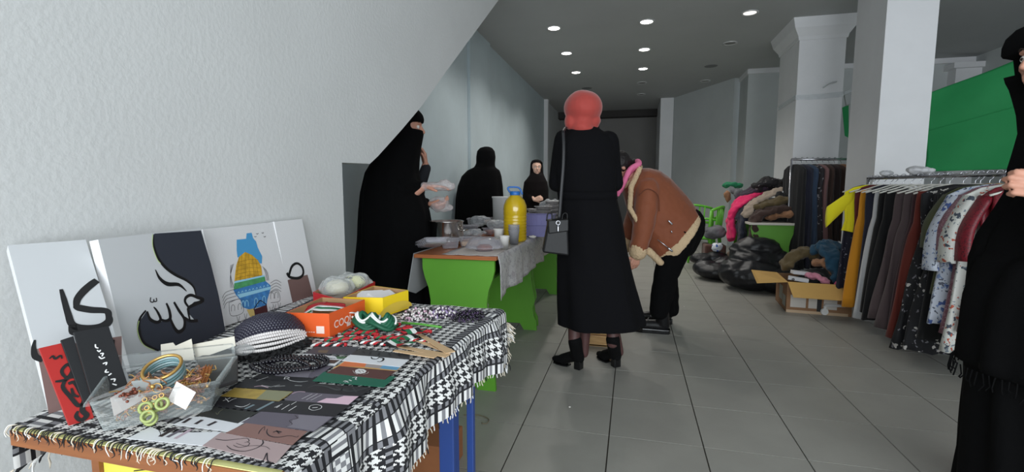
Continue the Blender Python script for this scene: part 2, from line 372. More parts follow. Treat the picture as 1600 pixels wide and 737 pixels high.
# ---- keffiyeh cloth as woven cells: each cell one face, black or white thread
kb = mat('black thread', (26, 26, 30), .9); kw = mat('white thread', (225, 224, 222), .9); kg = mat('grey thread', (128, 128, 132), .9); kc = mat('fringe cream', (205, 195, 178), .9)
CS = .0026; HANG = .165; LH = .075
NU = int((LH+.66+HANG)/CS); NV = int((TY1-TY0+.075)/CS)
def cloth_pt(s, v):
    """s metres from the right hem along the cloth, v metres from near edge"""
    y = TY0-.004+v; yy = min(max(y, TY0), TY1); xr = txr(yy)+.006; xl = txl(yy)-.004
    W = xr-xl; z = TZ+.0035
    far = max(0, y-TY1)
    L = HANG*(.9+.1*math.sin(v*9)); top = s*(L+W+LH)/(HANG+.66+LH)
    wav = .010*math.sin(v*26+1.1)+.006*math.sin(v*61+.4)
    if top < L-.012:
        dz = L-top; k = min(1, dz/.08); p = Vector((xr+.007+wav*k*1.2+.012*k, y, z-.006-(dz-.012)))
    elif top < L+.012:
        a = (top-(L-.012))/.024*PI/2; p = Vector((xr-.006+.013*math.cos(a), y, z-.012+.012*math.sin(a)))
    elif top < L+W:
        p = Vector((xr-.006-(top-L-.012), y, z+.0012*math.sin(top*40+v*23)*math.sin(v*17)))
    else:
        dz = (top-L-W)*max(.02, min(1, (.85-y)/.2)); k = min(1, dz/.05); p = Vector((xl-.004-.012*k+.5*wav*k, y, z-dz))
    if far > 0:
        dr = far; p.y = TY1+min(dr, .02)+.3*max(0, dr-.02); p.z -= .7*max(0, dr-.012)*1.2
    return p
def band(d):
    for lim, c in ((.026, 's'), (.029, 'b'), (.040, 'l'), (.098, 'h'), (.110, 'l'), (.113, 'b'), (.146, 's'), (.149, 'b'), (.170, 'l'), (.232, 'h'), (.244, 'l')):
        if d < lim: return c
    return 'h'
def weave(i, j):
    du = min(i, NU-1-i)*CS; dv = min(j+14, NV-1-j)*CS; a, b_ = band(du), band(dv)
    def st(k, n=3): q = (k//n) % 4; return (1, 2, 1, 0)[q]
    if a == 'b' or b_ == 'b': return 0
    if a == 's' and b_ == 's': return 2 if (i//4+j//4) % 2 else 1
    if a == 's': return st(j)
    if b_ == 's': return st(i)
    if a == 'l': return 0 if (j//3) % 2 else 2
    if b_ == 'l': return 0 if (i//3) % 2 else 2
    u, v = (i % 8 < 4), (j % 8 < 4); return (0 if u else 1) if (i+j) % 4 < 2 else (0 if v else 1)
me = bpy.data.meshes.new('cloth'); vs = [cloth_pt(i*CS, j*CS) for j in range(NV+1) for i in range(NU+1)]
fs = [(j*(NU+1)+i, j*(NU+1)+i+1, (j+1)*(NU+1)+i+1, (j+1)*(NU+1)+i) for j in range(NV) for i in range(NU)]
me.from_pydata([tuple(v-Vector((-.7, .9, .75))) for v in vs], [], fs)
for m in (kb, kw, kg): me.materials.append(m)
me.polygons.foreach_set('material_index', [weave(i, j) for j in range(NV) for i in range(NU)])
me.polygons.foreach_set('use_smooth', [True]*len(fs))
cl = link('chequered_cloth', me, None, (-.7, .9, .75)); ORG[cl.name] = Vector((-.7, .9, .75))
tag(cl, 'black and white checked scarf cloth with fringe spread over the front table', 'tablecloth')
fr = MB()
def strand(p, d, L, r=.0011, col=0):
    p = Vector(p); d = Vector(d).normalized(); fr.cur = col
    q = [p]; dd = d.copy()
    for k in range(4):
        dd = (dd+Vector((random.uniform(-.35, .35), random.uniform(-.35, .35), -.12-.1*k))).normalized(); n = q[-1]+dd*L/4
        q.append(n)
    fr.tube(q, [r*1.2, r*1.5, r*1.2, r*1.6, r*.7], 5)
for k in range(80):   # near edge, lying over the brown edge
    x = XL0+.0+(XR0+.02-XL0)*k/104; L = random.uniform(.010, .024)
    fr.cur = 0; p = Vector((x, TY0-.004, TZ+.0045)); dx = random.uniform(-.9, -.1)
    q = [p, p+Vector((dx*.008, -.006, .0005)), p+Vector((dx*.014, -.009, -.006)), p+Vector((dx*L*.7+random.uniform(-.006, .006), -.008, -L*.7)), p+Vector((dx*L+random.uniform(-.008, .008), -.007, -L))]
    fr.cur = random.choice([0, 0, 1, 2, 0]); fr.tube(spl(q, 3), .0008, 5)
for k in range(90):    # right hem
    v = .86*k/89; p = cloth_pt(0, v); strand(p, (.15, random.uniform(-.2, .2), -1), random.uniform(.007, .015), .0009, random.choice([1, 1, 2, 0]))
for k in range(70):    # far edge
    s_ = HANG*.2+(.60)*k/69; p = cloth_pt(s_, NV*CS); strand(p, (random.uniform(-.2, .4), 1, -.1 if s_ > HANG else -.8), random.uniform(.02, .04), .0011, random.choice([1, 2, 0, 1]))
for k in range(40):    # far right corner tuft
    p = cloth_pt(HANG*random.uniform(.6, 1.1), NV*CS); strand(p, (random.uniform(.4, 1), random.uniform(-.2, .6), random.uniform(-.5, .3)), random.uniform(.02, .035), .0011, random.choice([1, 2, 1]))
for k in range(50):    # left hang fringe
    v = .4*k/49; p = cloth_pt(NU*CS, v); strand(p, (-.7, -.5, -.6), random.uniform(.02, .045), .0011, random.choice([1, 2, 0]))
o = fr.build('fringe', [kb, kc, kw], cl, True, fix=False); tag(o, 'cream and black twisted fringe threads', kind='stuff')

# ================================================================== CANVASES
canvas_w = mat('canvas white', (216, 216, 217), .75, bump=.08, bscale=300)
slate = mat('slate paint', (48, 52, 63), .7); inkb = mat('black paint', (16, 16, 18), .6); taupe = mat('taupe paint', (118, 92, 88), .7); limepaint = mat('lime outline', (205, 225, 150), .7)
TB = TZ+.0045; shade_p = mat('pale shade grey', (186, 188, 190), .75)  # this grey stands for shade on a canvas face turned from the daylight
def canvas(TLpx, xTL, dirpx, bdir, wid, label, thick=.02, g='calligraphy canvases'):
    """board leaning on the wall; TL corner on plane x=xTL, left edge runs towards dirpx in view, base direction bdir"""
    r = ray(*TLpx); TL = CAM+r*(xTL/r.x); b = Vector((bdir[0], bdir[1], 0)).normalized()
    n = ray(*TLpx).cross(ray(*dirpx))      # plane through camera containing the left edge
    # BL=(x,y,TB): n.(BL-C)=0 and (TL-BL).b=0
    # n.x X + n.y Y = n.C - n.z TB ; b.x X + b.y Y = b.TL
    a11, a12, c1 = n.x, n.y, n.dot(CAM)-n.z*TB; a21, a22, c2 = b.x, b.y, b.x*TL.x+b.y*TL.y
    det = a11*a22-a12*a21; BL = Vector(((c1*a22-a12*c2)/det, (a11*c2-a21*c1)/det, TB))
    up = TL-BL; nr = b.cross(up).normalized()
    if nr.x < 0: nr = -nr
    o = MB().prism([BL, BL+b*wid, TL+b*wid, TL], -nr*thick).build('painted_canvas', canvas_w, org=BL, bevel=.0012); tag(o, label, 'canvas', g)
    del o['group']
    return o, BL, b, up, nr
def onp(px, py, P0, nr): r = ray(px, py); return CAM+r*((P0-CAM).dot(nr)/r.dot(nr))
def stroke(mb, pts, wd, BL, nr, sc, lift=.0012):
    """pts in photo pixels, widths in pixels at distance"""
    Q = [onp(x, y, BL, nr) for x, y in pts]; k = (Q[0]-CAM).length/FPX
    mb.ribbon(Q, [q*k for q in (wd if isinstance(wd, (list, tuple)) else [wd]*len(pts))], nr, lift)
def patch(mb, pts, BL, nr, lift=.0008):
    Q = [onp(x, y, BL, nr)+nr*lift for x, y in pts]; mb.add(Q, [tuple(range(len(Q)))])
# canvas 1: big letters
def rz(ox, oy, s): return lambda *L: [(ox+x*s, oy+y*s) for x, y in L]
c1, B1, b1, u1, n1 = canvas((12, 383), -1.065, (87, 668), (.342, .940), .106, 'leftmost leaning white canvas with large black looping calligraphy over brown')
k6 = rz(30, 430, .3393)
m = MB(); m.add([B1+n1*.0004, B1+b1*.106+n1*.0004, B1+b1*.106+u1+n1*.0004, B1+u1+n1*.0004], [(0, 1, 2, 3)]); m.build('shade_grey_face', shade_p, c1, fix=False)  # whole face greyed: its shade is put into the colour, edges stay white
m = MB(); patch(m, [(57, 545), (79, 662), (92, 660), (190, 590), (190, 525)], B1, n1, .0006); patch(m, [(51, 545), (78, 668), (200, 640), (200, 548)], B1, n1, .0007) if False else None
m.build('brown_ground', taupe, c1, fix=False)
m = MB()
stroke(m, k6((192, 65), (205, 110), (225, 180), (245, 228), (300, 246), (370, 240), (410, 215), (412, 190), (400, 165), (330, 160), (275, 150), (258, 140)), [3, 5, 6, 7, 9, 9, 8, 6, 7, 8, 8, 5], B1, n1, 1)
stroke(m, k6((262, 148), (268, 110), (298, 72), (335, 40), (358, 24)), [5, 7, 8, 8, 7], B1, n1, 1)
stroke(m, k6((245, 228), (250, 262), (275, 268)), [7, 8, 5], B1, n1, 1)
stroke(m, k6((72, 298), (66, 335), (75, 375), (110, 390)), [1.5, 4, 6, 6], B1, n1, 1)
stroke(m, k6((405, 240), (395, 270), (412, 305), (428, 315), (438, 316)), [4, 6, 9, 10, 10], B1, n1, 1)
m.build('calligraphy', inkb, c1, fix=False)
# canvas 2: slate swoosh with white letters
c2, B2, b2, u2, n2 = canvas((153, 374), -.99, (209, 598), (-.139, .990), .262, 'second leaning white canvas with a dark slate swoosh and curling calligraphy')
z7 = rz(200, 360, .2714)
m = MB(); m.add([B2+n2*.0004, B2+b2*.262+n2*.0004, B2+b2*.262+u2+n2*.0004, B2+u2+n2*.0004], [(0, 1, 2, 3)]); m.build('shade_grey_face', mat('light shade grey', (208, 210, 212), .75), c2, fix=False)  # lighter grey over the face, painted-in shade against the white side edges
m = MB(); patch(m, z7((150, 18), (418, 0), (445, 90), (475, 190), (520, 370), (545, 500), (570, 640), (560, 690), (420, 690), (250, 700), (170, 690), (110, 660), (75, 615), (62, 565), (70, 515), (105, 465), (130, 520), (165, 530), (210, 520), (240, 515), (262, 560), (290, 585), (315, 570), (325, 500), (360, 525), (385, 520), (350, 480), (345, 440), (380, 410), (430, 400), (390, 375), (380, 330), (340, 290), (270, 262), (215, 220), (170, 160), (148, 100), (142, 60)), B2, n2, .0008)
m.build('slate_ground', slate, c2, fix=False)
m = MB()
stroke(m, z7((146, 22), (144, 70), (152, 110), (175, 165), (215, 215), (270, 255), (335, 288), (375, 325), (388, 372)), [1, 2.2, 3, 3.5, 4, 4, 3.5, 3, 1.5], B2, n2, 1, .0012)
stroke(m, z7((155, 225), (180, 275), (225, 308), (290, 312), (335, 350)), [1, 4, 5.5, 4.5, 1], B2, n2, 1)
stroke(m, z7((100, 460), (65, 510), (60, 580), (90, 650), (175, 692)), [2, 3, 5, 4, 2], B2, n2, 1)
stroke(m, z7((108, 465), (125, 510), (165, 528), (185, 510), (165, 465), (145, 440)), [2, 4, 4, 4, 3, 1.5], B2, n2, 1)
stroke(m, z7((185, 512), (215, 520), (240, 505), (235, 460), (218, 418)), [3, 3.5, 4.5, 4, 2.5], B2, n2, 1)
stroke(m, z7((240, 505), (265, 560), (290, 583), (320, 560), (322, 510), (290, 460), (262, 412)), [3, 4, 5, 4.5, 4, 4, 3], B2, n2, 1)
stroke(m, z7((322, 500), (355, 520), (400, 518)), [3, 4, 4], B2, n2, 1)
stroke(m, z7((355, 520), (345, 470), (352, 440), (430, 402), (395, 385), (360, 372), (332, 385), (326, 410), (345, 440)), [2, 3.5, 4, 5, 4, 4, 4, 3.5, 3], B2, n2, 1)
for q in (((128, 385), (126, 408), (142, 412), (146, 395)), ((146, 395), (148, 408), (162, 406), (160, 388))): stroke(m, z7(*q), 1.4, B2, n2, 1)
m.build('calligraphy', inkb, c2, fix=False)
m = MB(); stroke(m, z7((139, 22), (137, 70), (144, 112), (166, 168), (185, 190)), .9, B2, n2, 1, .0013); stroke(m, z7((60, 520), (52, 580), (84, 655), (150, 690)), .9, B2, n2, 1, .0013); m.build('lime_outline', limepaint, c2, fix=False)
# canvas 3: domed building
c3, B3, b3, u3, n3 = canvas((316, 358), -1.068, (354, 520), (-.02, 1), .262, 'third leaning canvas with a painted golden dome on a blue map shape')
q3 = rz(330, 355, .2102)
sky_p = mat('blue print', (72, 150, 200), .7); gold_p = mat('gold print', (205, 160, 45), .6, var=.25, vscale=60); green_p = mat('green print', (75, 150, 95), .7, var=.2, vscale=80); lblue = mat('light blue print', (150, 205, 228), .7); dblue = mat('arch blue print', (60, 125, 185), .7, var=.25, vscale=70); maroon_p = mat('door print', (70, 28, 34), .7); ink = mat('pencil ink', (70, 66, 70), .8); sand_p = mat('sand print', (205, 180, 110), .7); dgold = mat('dark gold print', (140, 100, 30), .7)
def P3(name, m_, pts, lift=.0008): mm = MB(); patch(mm, q3(*pts), B3, n3, lift); return mm.build(name, m_, c3, fix=False)
P3('map_shape', sky_p, [(188, 92), (258, 85), (262, 45), (300, 40), (310, 80), (332, 105), (345, 150), (378, 215), (375, 270), (330, 260), (260, 190), (195, 225), (188, 170)], .0006)
P3('golden_dome', gold_p, [(250, 183), (300, 205), (345, 245), (370, 290), (378, 355), (170, 405), (175, 350), (185, 280), (205, 220)], .001)
P3('green_band', green_p, [(170, 415), (395, 362), (402, 400), (165, 465)], .0011)
P3('pale_line', lblue, [(172, 400), (392, 355), (395, 365), (170, 416)], .0013)
P3('blue_body', dblue, [(163, 465), (402, 400), (438, 430), (440, 455), (415, 540), (410, 580), (280, 610), (235, 595), (215, 540), (180, 500)], .001)
P3('pale_band', lblue, [(190, 500), (438, 440), (440, 460), (210, 525)], .0012)
P3('sand_foot', sand_p, [(262, 612), (318, 600), (325, 690), (425, 668), (425, 715), (320, 725), (290, 670)], .0009)
P3('door', maroon_p, [(315, 610), (410, 575), (424, 665), (328, 690)], .0013)
m = MB()
for a in ((205, 220, 182, 400), (225, 200, 215, 395), (250, 186, 250, 388), (275, 195, 285, 378), (300, 207, 318, 370), (325, 228, 348, 362)): stroke(m, q3((a[0], a[1]), (a[2], a[3])), .45, B3, n3, 1, .0014)
for y in (240, 270, 300, 330, 358): stroke(m, q3((190-(y-240)*.1, y+22), (280, y), (352+(y-240)*.15, y+2)), .45, B3, n3, 1, .0014)
m.build('dome_lines', dgold, c3, fix=False)
m = MB()
for k in range(4):
    y = 480+k*26; stroke(m, q3((80+k*4, y+45), (108+k*2, y+2), (185, y-22)), .6, B3, n3, 1); stroke(m, q3((438, 415+k*22), (480, 392+k*22), (518, 412+k*22)), .6, B3, n3, 1)
stroke(m, q3((130, 560), (215, 535), (235, 630), (145, 655), (130, 560)), .6, B3, n3, 1); stroke(m, q3((430, 490), (490, 470), (508, 545), (440, 560)), .6, B3, n3, 1)
for cx, cyy in ((160, 590), (210, 580), (452, 500), (482, 495)): stroke(m, q3((cx-12, cyy+35), (cx-12, cyy), (cx, cyy-15), (cx+12, cyy), (cx+12, cyy+30)), .6, B3, n3, 1)
for k in range(4): stroke(m, q3((165-k*8, 270+k*4), (140-k*2+k*3, 360), (140+k*9, 450)), .45, B3, n3, 1); stroke(m, q3((380+k*6, 290+k*6), (400+k*6, 340), (408+k*6, 395)), .45, B3, n3, 1)
for x, y in ((195, 660), (250, 640), (440, 590), (465, 570), (500, 560)): stroke(m, q3((x-8, y), (x+4, y+40), (x+14, y)), .6, B3, n3, 1)
for x, y in ((340, 48), (380, 42), (325, 70), (395, 70)): stroke(m, q3((x-8, y-3), (x, y+2), (x+8, y-4)), .7, B3, n3, 1)
for cx, cyy in ((300, 590), (270, 560)): pass
m.build('pencil_lines', ink, c3, fix=False)
m = MB()
for x, y, h in ((235, 560, 30), (262, 556, 32), (330, 540, 40), (390, 525, 38)): stroke(m, q3((x-12, y+h), (x-10, y), (x, y-14), (x+10, y), (x+12, y+h)), 1, B3, n3, 1, .0014)
for k in range(9): x = 195+k*27; y = 493-k*6.5; stroke(m, q3((x, y), (x+6, y-14), (x+14, y-3)), .9, B3, n3, 1, .0014)
m.build('arches', lblue, c3, fix=False)
m = MB(); stroke(m, q3((312, 612), (345, 560), (365, 545), (408, 575)), 1.2, B3, n3, 1, .0016); m.build('door_gable', inkb, c3, fix=False)
# canvas 4
c4, B4, b4, u4, n4 = canvas((428, 346), -1.07, (455, 480), (0, 1), .13, 'rightmost leaning canvas, mostly hidden, black loop over a brown base')
q4 = rz(300, 330, .3663)
m = MB(); patch(m, q4((410, 292), (492, 270), (520, 375), (430, 415), (400, 300)), B4, n4, .0007); m.build('brown_ground', taupe, c4, fix=False)
m = MB(); stroke(m, q4((404, 262), (415, 280), (450, 285), (472, 270), (470, 240), (448, 222), (425, 235), (412, 275)), [4, 4, 4, 4, 4, 3.5, 4, 4], B4, n4, 1); m.build('loop', inkb, c4, fix=False)

# small boards leaning on canvas 1
def board(name, pts, base, nrm, m_, label, th=.004):
    Q = [onp(x, y, base, nrm) for x, y in pts]; o = MB().prism(Q, -nrm*th).build(name, m_, org=Q[-1], bevel=.0006); tag(o, label, 'board'); return o
red_m = mat('red board', (168, 34, 30), .5); blk_m = mat('black board', (24, 25, 28), .5); chalk = mat('chalk white', (225, 225, 225), .7)
BB = Z(105, 664, TB); nb = (Vector((.78, -.30, .55))).normalized()
ro = board('calligraphy_board', k6((90, 335), (208, 308), (290, 480), (345, 655), (232, 700)), BB, nb, red_m, 'red board with black calligraphy leaning on the leftmost canvas')
m = MB()
for pts, wd in (((( 138, 385), (155, 372), (165, 385), (190, 370), (196, 385)), [1, 2, 2.4, 2, 1]), (((165, 490), (215, 480), (245, 440), (225, 410), (195, 440), (215, 470), (260, 465)), [2, 4, 4, 3.5, 3, 3, 4]), (((215, 480), (200, 515), (235, 560), (270, 600), (290, 590)), [3, 3.5, 4, 4, 3]), (((225, 500), (255, 495), (285, 545), (300, 560)), [3, 4, 4, 3]), (((300, 560), (290, 620), (310, 645), (285, 668), (262, 650), (270, 625)), [3, 5, 5, 4, 4, 2]), (((240, 520), (250, 550), (275, 560)), [2, 3, 2])):
    stroke(m, k6(*pts), wd, BB, nb, 1, .0012)
m.build('calligraphy', inkb, ro, fix=False)
nb2 = nb; BB2 = BB+nb*.012
bo = board('calligraphy_board', k6((190, 298), (250, 278), (330, 560), (300, 600)), BB+nb*.006, nb, blk_m, 'plain dark board between the red board and the lettered black one')
bo = board('calligraphy_board', k6((250, 262), (412, 232), (500, 500), (345, 560), (330, 548)), BB2, nb2, blk_m, 'black board with a slanting line of small white script, left of the tray')
m = MB()
for pts in (((350, 318), (352, 332), (364, 336)), ((358, 345), (368, 352), (374, 344)), ((372, 362), (386, 360), (380, 374)), ((366, 374), (378, 384), (394, 378)), ((384, 408), (402, 402), (398, 414)), ((402, 434), (396, 446), (412, 446)), ((410, 462), (424, 452)), ((420, 480), (440, 478), (436, 490)), ((428, 500), (448, 506))):
    stroke(m, k6(*pts), [1.2, 1.5, 1.2][:len(pts)], BB2, nb2, 1)
m.build('script', chalk, bo, fix=False)

# ================================================================== BOOKMARK CARDS
CZ = TZ+.0062
r4 = rz(180, 560, .275); r3 = rz(430, 400, .2847); k1 = rz(430, 540, .13566); k2 = rz(300, 580, .1375); k3 = rz(200, 640, .175)
ncard = 0
def card(pts, m_, label, marks=(), dz=0, pad=()):
    global ncard
    ncard += 1; z = CZ+.0006+dz+.00003*ncard; Q = [Z(x, y, z) for x, y in pts]
    o = MB().prism([q-Vector((0, 0, .0006)) for q in Q], (0, 0, .0006)).build('bookmark_card', m_, org=Q[0]); tag(o, label, 'card', 'bookmark cards on the front table')
    for mm, strokes in marks:
        mb = MB()
        for s_ in strokes:
            pl = [Z(x, y, z) for x, y in s_[0]]; k = (pl[0]-CAM).length/FPX
            if s_[1] is None: mb.add([p+Vector((0, 0, .0002)) for p in pl], [tuple(range(len(pl)))])
            else: mb.ribbon(pl, [q*k for q in (s_[1] if isinstance(s_[1], list) else [s_[1]]*len(pl))], Vector((0, 0, 1)), .0003)
        mb.build('print', mm, o, fix=False)
    return o
def cm(n, c): return mat('card '+n, c, .55)
wht, pkb, mv, gp, bk, ol, gd, gn, br, pk, lg = cm('white', (226, 228, 232)), cm('dusty pink', (178, 156, 156)), cm('mauve brown', (140, 105, 98)), cm('grey purple', (98, 92, 104)), cm('black', (28, 28, 33)), cm('olive black', (38, 40, 38)), mat('card gold', (178, 150, 68), .5, var=.15, vscale=60), cm('green', (18, 98, 76)), cm('brown', (88, 52, 48)), cm('pink', (226, 192, 208)), cm('light grey', (125, 120, 130))
dk, blg, sage, stone = cm('dark line', (45, 35, 42)), cm('blue grey', (120, 138, 145)), cm('sage', (140, 140, 110)), cm('pale stripe', (190, 170, 182))
card(k3((330, 205), (835, 195), (665, 318), (-10, 255), (200, 150)), wht, 'white card with black, plum and pink pencil stripes, nearest left corner', [(dk, [(k3((285, 240), (430, 158)), 6), (k3((280, 240), (290, 210), (275, 185)), .7)]), (gp, [(k3((350, 245), (510, 162)), 5.5)]), (stone, [(k3((420, 258), (570, 172)), 5)]), (dk, [(k3((560, 175), (600, 165)), 2)])])
card(k3((400, 130), (560, 60), (1110, 68), (905, 195)), wht, 'white card with three short black bars, behind the pencil stripe card', [(dk, [(k3((490, 118), (560, 75)), 5), (k3((600, 128), (665, 90)), 5), (k3((710, 142), (790, 105)), 5)])])
card(k2((60, 500), (170, 395), (750, 465), (520, 590)), ol, 'plain near-black olive card behind the white bar card', [(sage, [(k2((270, 470), (290, 490), (310, 460), (350, 432)), .5)])])
card(k3((1010, 485-330), (775, 215), (640, 330), (1330, 470), (1460, 320), (1000, 250), (850, 205)) if False else k3((830, 200), (1460, 318), (1320, 472), (665, 318)), pkb, 'dusty pink card with thin dark curling lines at the near edge', [(dk, [(k3((780, 262), (870, 272), (980, 262), (1060, 255), (1080, 280), (1040, 292)), [.8, 1.4, 1, .8, 1, .6]), (k3((880, 320), (930, 355), (1040, 370), (1150, 340), (1205, 300), (1200, 272)), [.7, 1.4, 1.3, 1.4, 2, 1]), (k3((940, 315), (985, 335), (1060, 325), (1085, 300), (1060, 285)), [.6, 1, 1.1, .9, .5]), (k3((965, 298), (1040, 322), (1150, 320), (1230, 330), (1268, 355)), [.6, .8, .8, .8, .4]), (k3((1180, 490), (1215, 440), (1240, 385), (1245, 450), (1275, 470), (1300, 470)), [1, 1.5, 1.4, 1.6, 2, 1]), (k3((1090, 430), (1110, 455), (1140, 450), (1160, 475)), [1.5, 2, 1.5, 1.4])])])
card(k3((1060, 115), (1600, 190), (1470, 310), (870, 205)), mv, 'mauve brown card with a dark curve and dot cluster', [(dk, [(k3((1165, 215), (1180, 185), (1220, 150), (1215, 185)), [.7, 1.2, .8, .5]), (k3((1245, 170), (1240, 205), (1270, 235), (1340, 245), (1430, 232), (1470, 235), (1510, 245), (1520, 230)), [.7, 1.4, 1.6, 1.5, 1, .8, .8, .6]), (k3((1295, 200), (1330, 192), (1370, 200)), 2.2), (k3((1325, 185), (1350, 212)), 1.8)])])
card(r4((830, 300), (1240, 330), (1130, 412), (715, 362)), gp, 'two-tone grey purple card with a ragged dark divide', [(lg, [(r4((1040, 320), (1235, 331), (1130, 410), (975, 388), (1000, 368), (1010, 345), (1045, 340)), None)]), (dk, [(r4((1020, 322), (1035, 340), (990, 352), (1005, 372), (970, 388)), [.7, 1.2, .8, 1.2, .5])])])
card(r4((570, 212), (960, 238), (860, 300), (480, 262)), bk, 'black card with white pen script and grey smears, left column', [(chalk, [(r4((612, 240), (635, 232), (655, 222)), 1), (r4((625, 225), (645, 245)), .9), (r4((640, 248), (668, 232), (690, 226)), .8), (r4((680, 268), (715, 275), (745, 268), (768, 255)), [.6, 1.3, 1.2, .4])]), (blg, [(r4((738, 286), (790, 262)), 4), (r4((805, 294), (900, 245)), 4.5)])])
card(r4((680, 165), (1010, 187), (930, 242), (600, 212)), gd, 'mottled golden card with a sage end', [(sage, [(r4((860, 178), (1008, 188), (930, 240), (800, 230)), None)])])
card(r4((965, 236), (1335, 264), (1245, 328), (852, 300)), bk, 'black card with white circle emblem and lines of script', [(chalk, [(r4((1100, 285), (1110, 268), (1145, 262), (1172, 270), (1165, 285), (1125, 294), (1100, 285)), .9), (r4((1120, 280), (1150, 278)), 1.6), (r4((905, 278), (950, 258)), 1), (r4((915, 280), (935, 268)), 1.2), (r4((945, 290), (990, 262)), 1.1), (r4((985, 298), (1030, 270)), 1.1), (r4((1000, 262), (1030, 245)), 1)])])
card(r4((1015, 185), (1385, 213), (1325, 263), (962, 236)), gp, 'purple grey card with a pink wave and slanting white script', [(pk, [(r4((1145, 248), (1200, 225), (1255, 226), (1300, 212), (1383, 214), (1325, 262)), None), (r4((1005, 200), (1040, 188), (1080, 190)), 1.2)]), (chalk, [(r4((1060, 230), (1120, 200)), .8), (r4((1085, 235), (1150, 200)), .8), (r4((1110, 238), (1175, 205)), .7)])])
card(r4((740, 112), (1130, 140), (1045, 187), (680, 162)), bk, 'black card with white script and a small pink arc', [(chalk, [(r4((830, 152), (880, 160)), .8), (r4((880, 162), (935, 150)), .8), (r4((905, 160), (965, 155)), .7)]), (pk, [(r4((790, 160), (830, 156), (870, 165)), 1.4)])])
card(r4((1120, 138), (1470, 165), (1390, 213), (1040, 185)), bk, 'black card with a faint grey brush swirl, below the green one', [(mat('swirl grey', (62, 66, 68), .6), [(r4((1090, 168), (1140, 152), (1200, 160), (1260, 178), (1330, 172)), [1, 3, 3, 4, 2]), (r4((1250, 160), (1320, 185), (1400, 175), (1440, 160)), [1, 3, 3, 1]), (r4((1350, 165), (1370, 190)), 2)])])
card(r4((830, 85), (1200, 108), (1125, 142), (770, 110)), bk, 'black card with a small white bird and long curve', [(chalk, [(r4((960, 118), (968, 105), (990, 110), (962, 116)), .9), (r4((975, 112), (1000, 126), (1050, 132), (1095, 128)), [.4, .8, .9, .5]), (r4((1020, 158-5), (1060, 158-4)), .7), (r4((800, 128), (870, 104)), .7)])])
card(k1((0, 270), (420, 290), (380, 365), (0, 345)), lg, 'lavender grey card under the black bead strings', [(gp, [(k1((380, 360), (400, 320), (430, 300), (600, 240), (560, 350)), None)])])
card(k1((500, 235), (660, 235), (560, 300), (430, 370), (380, 362)), gp, 'slate grey card between the beads and the green card', ())
card(k1((560, 298), (1390, 352), (1250, 475), (430, 402)), gn, 'deep green card with white lettering in its middle', [(chalk, [(k1((785, 412), (810, 405), (830, 415), (845, 425)), [1.4, 2, 1.6, 1]), (k1((800, 425), (840, 405)), 1), (k1((850, 392), (880, 405)), 1.6), (k1((885, 370), (935, 362), (925, 385), (940, 392)), [1, 1.8, 1.6, 1])])], .0006)
card(k1((735, 232), (1390, 290), (1265, 385), (590, 308)), br, 'brown card with a round white emblem', [(chalk, [(k1((918, 300), (925, 278), (965, 265), (1020, 270), (1052, 290), (1035, 312), (985, 322), (935, 318)), None)]), (br, [(k1((950, 295), (1000, 285), (1020, 305)), .8), (k1((960, 280), (985, 310)), .7)]), (chalk, [(k1((895, 285), (910, 310), (950, 330)), .5), (k1((1010, 330), (1060, 318), (1075, 300)), .5)])], .0012)
sun = mat('sunset card', (216, 170, 100), .5)
card(k1((845, 150), (1445, 245), (1400, 285), (665, 258)), sun, 'card with an orange to blue sunset painting', [(mat('sunset orange', (222, 120, 70), .5), [(k1((800, 180), (1050, 205), (1030, 245), (730, 235)), None)]), (mat('sunset grey', (165, 155, 152), .5), [(k1((1050, 205), (1240, 225), (1200, 262), (1030, 245)), None)]), (mat('sunset blue', (105, 160, 195), .5), [(k1((1240, 225), (1442, 245), (1400, 283), (1200, 262)), None)])], .0006)
card(k1((870, 98), (1540, 160), (1440, 243), (765, 170)), wht, 'white card with a bold black hook letter', [(inkb, [(k1((1105, 128), (1120, 150), (1170, 152), (1200, 130)), [1, 2.5, 2, 1.5]), (k1((1200, 135), (1245, 145), (1240, 170), (1205, 185), (1175, 180)), [2, 3, 3, 2, 1])])], .0012)
card(k1((970, 30), (1548, 98), (1548, 155), (870, 100), (900, 75)), mat('card charcoal', (58, 58, 60), .6), 'charcoal card with raised darker shapes behind the white hook card', [(bk, [(k1((940, 60), (970, 35), (1200, 62), (1190, 70)), 1.4), (k1((1010, 60), (1030, 90)), 2.5), (k1((1100, 65), (1090, 100)), 2.5), (k1((1200, 80), (1190, 110)), 2.5), (k1((1310, 85), (1330, 120)), 2.5), (k1((1420, 98), (1440, 130)), 2.5)])], .0016)
card(k1((460, 10), (960, 10), (930, 75), (880, 98), (330, 90)), mat('card slate', (70, 72, 80), .6), 'dark slate card near the scarf, brown patch in its corner', [(mat('card tan', (110, 98, 78), .6), [(k1((500, 50), (620, 50), (590, 85), (490, 75)), None)])], .0004)
card(k1((330, 88), (690, 118), (712, 140), (300, 120)), wht, 'narrow white card edge right behind the bead strings', ())
card(k1((555, 145), (780, 150), (690, 225), (540, 215)), wht, 'white card with a small dark photograph beside the bead strings', [(mat('photo dark', (70, 55, 50), .5), [(k1((600, 160), (745, 165), (680, 205), (580, 195)), None)])])
card(k1((700, 120), (830, 125), (760, 155), (715, 150)), mat('card sage green', (70, 110, 80), .6), 'small dull green card tip showing behind the white cards', ())

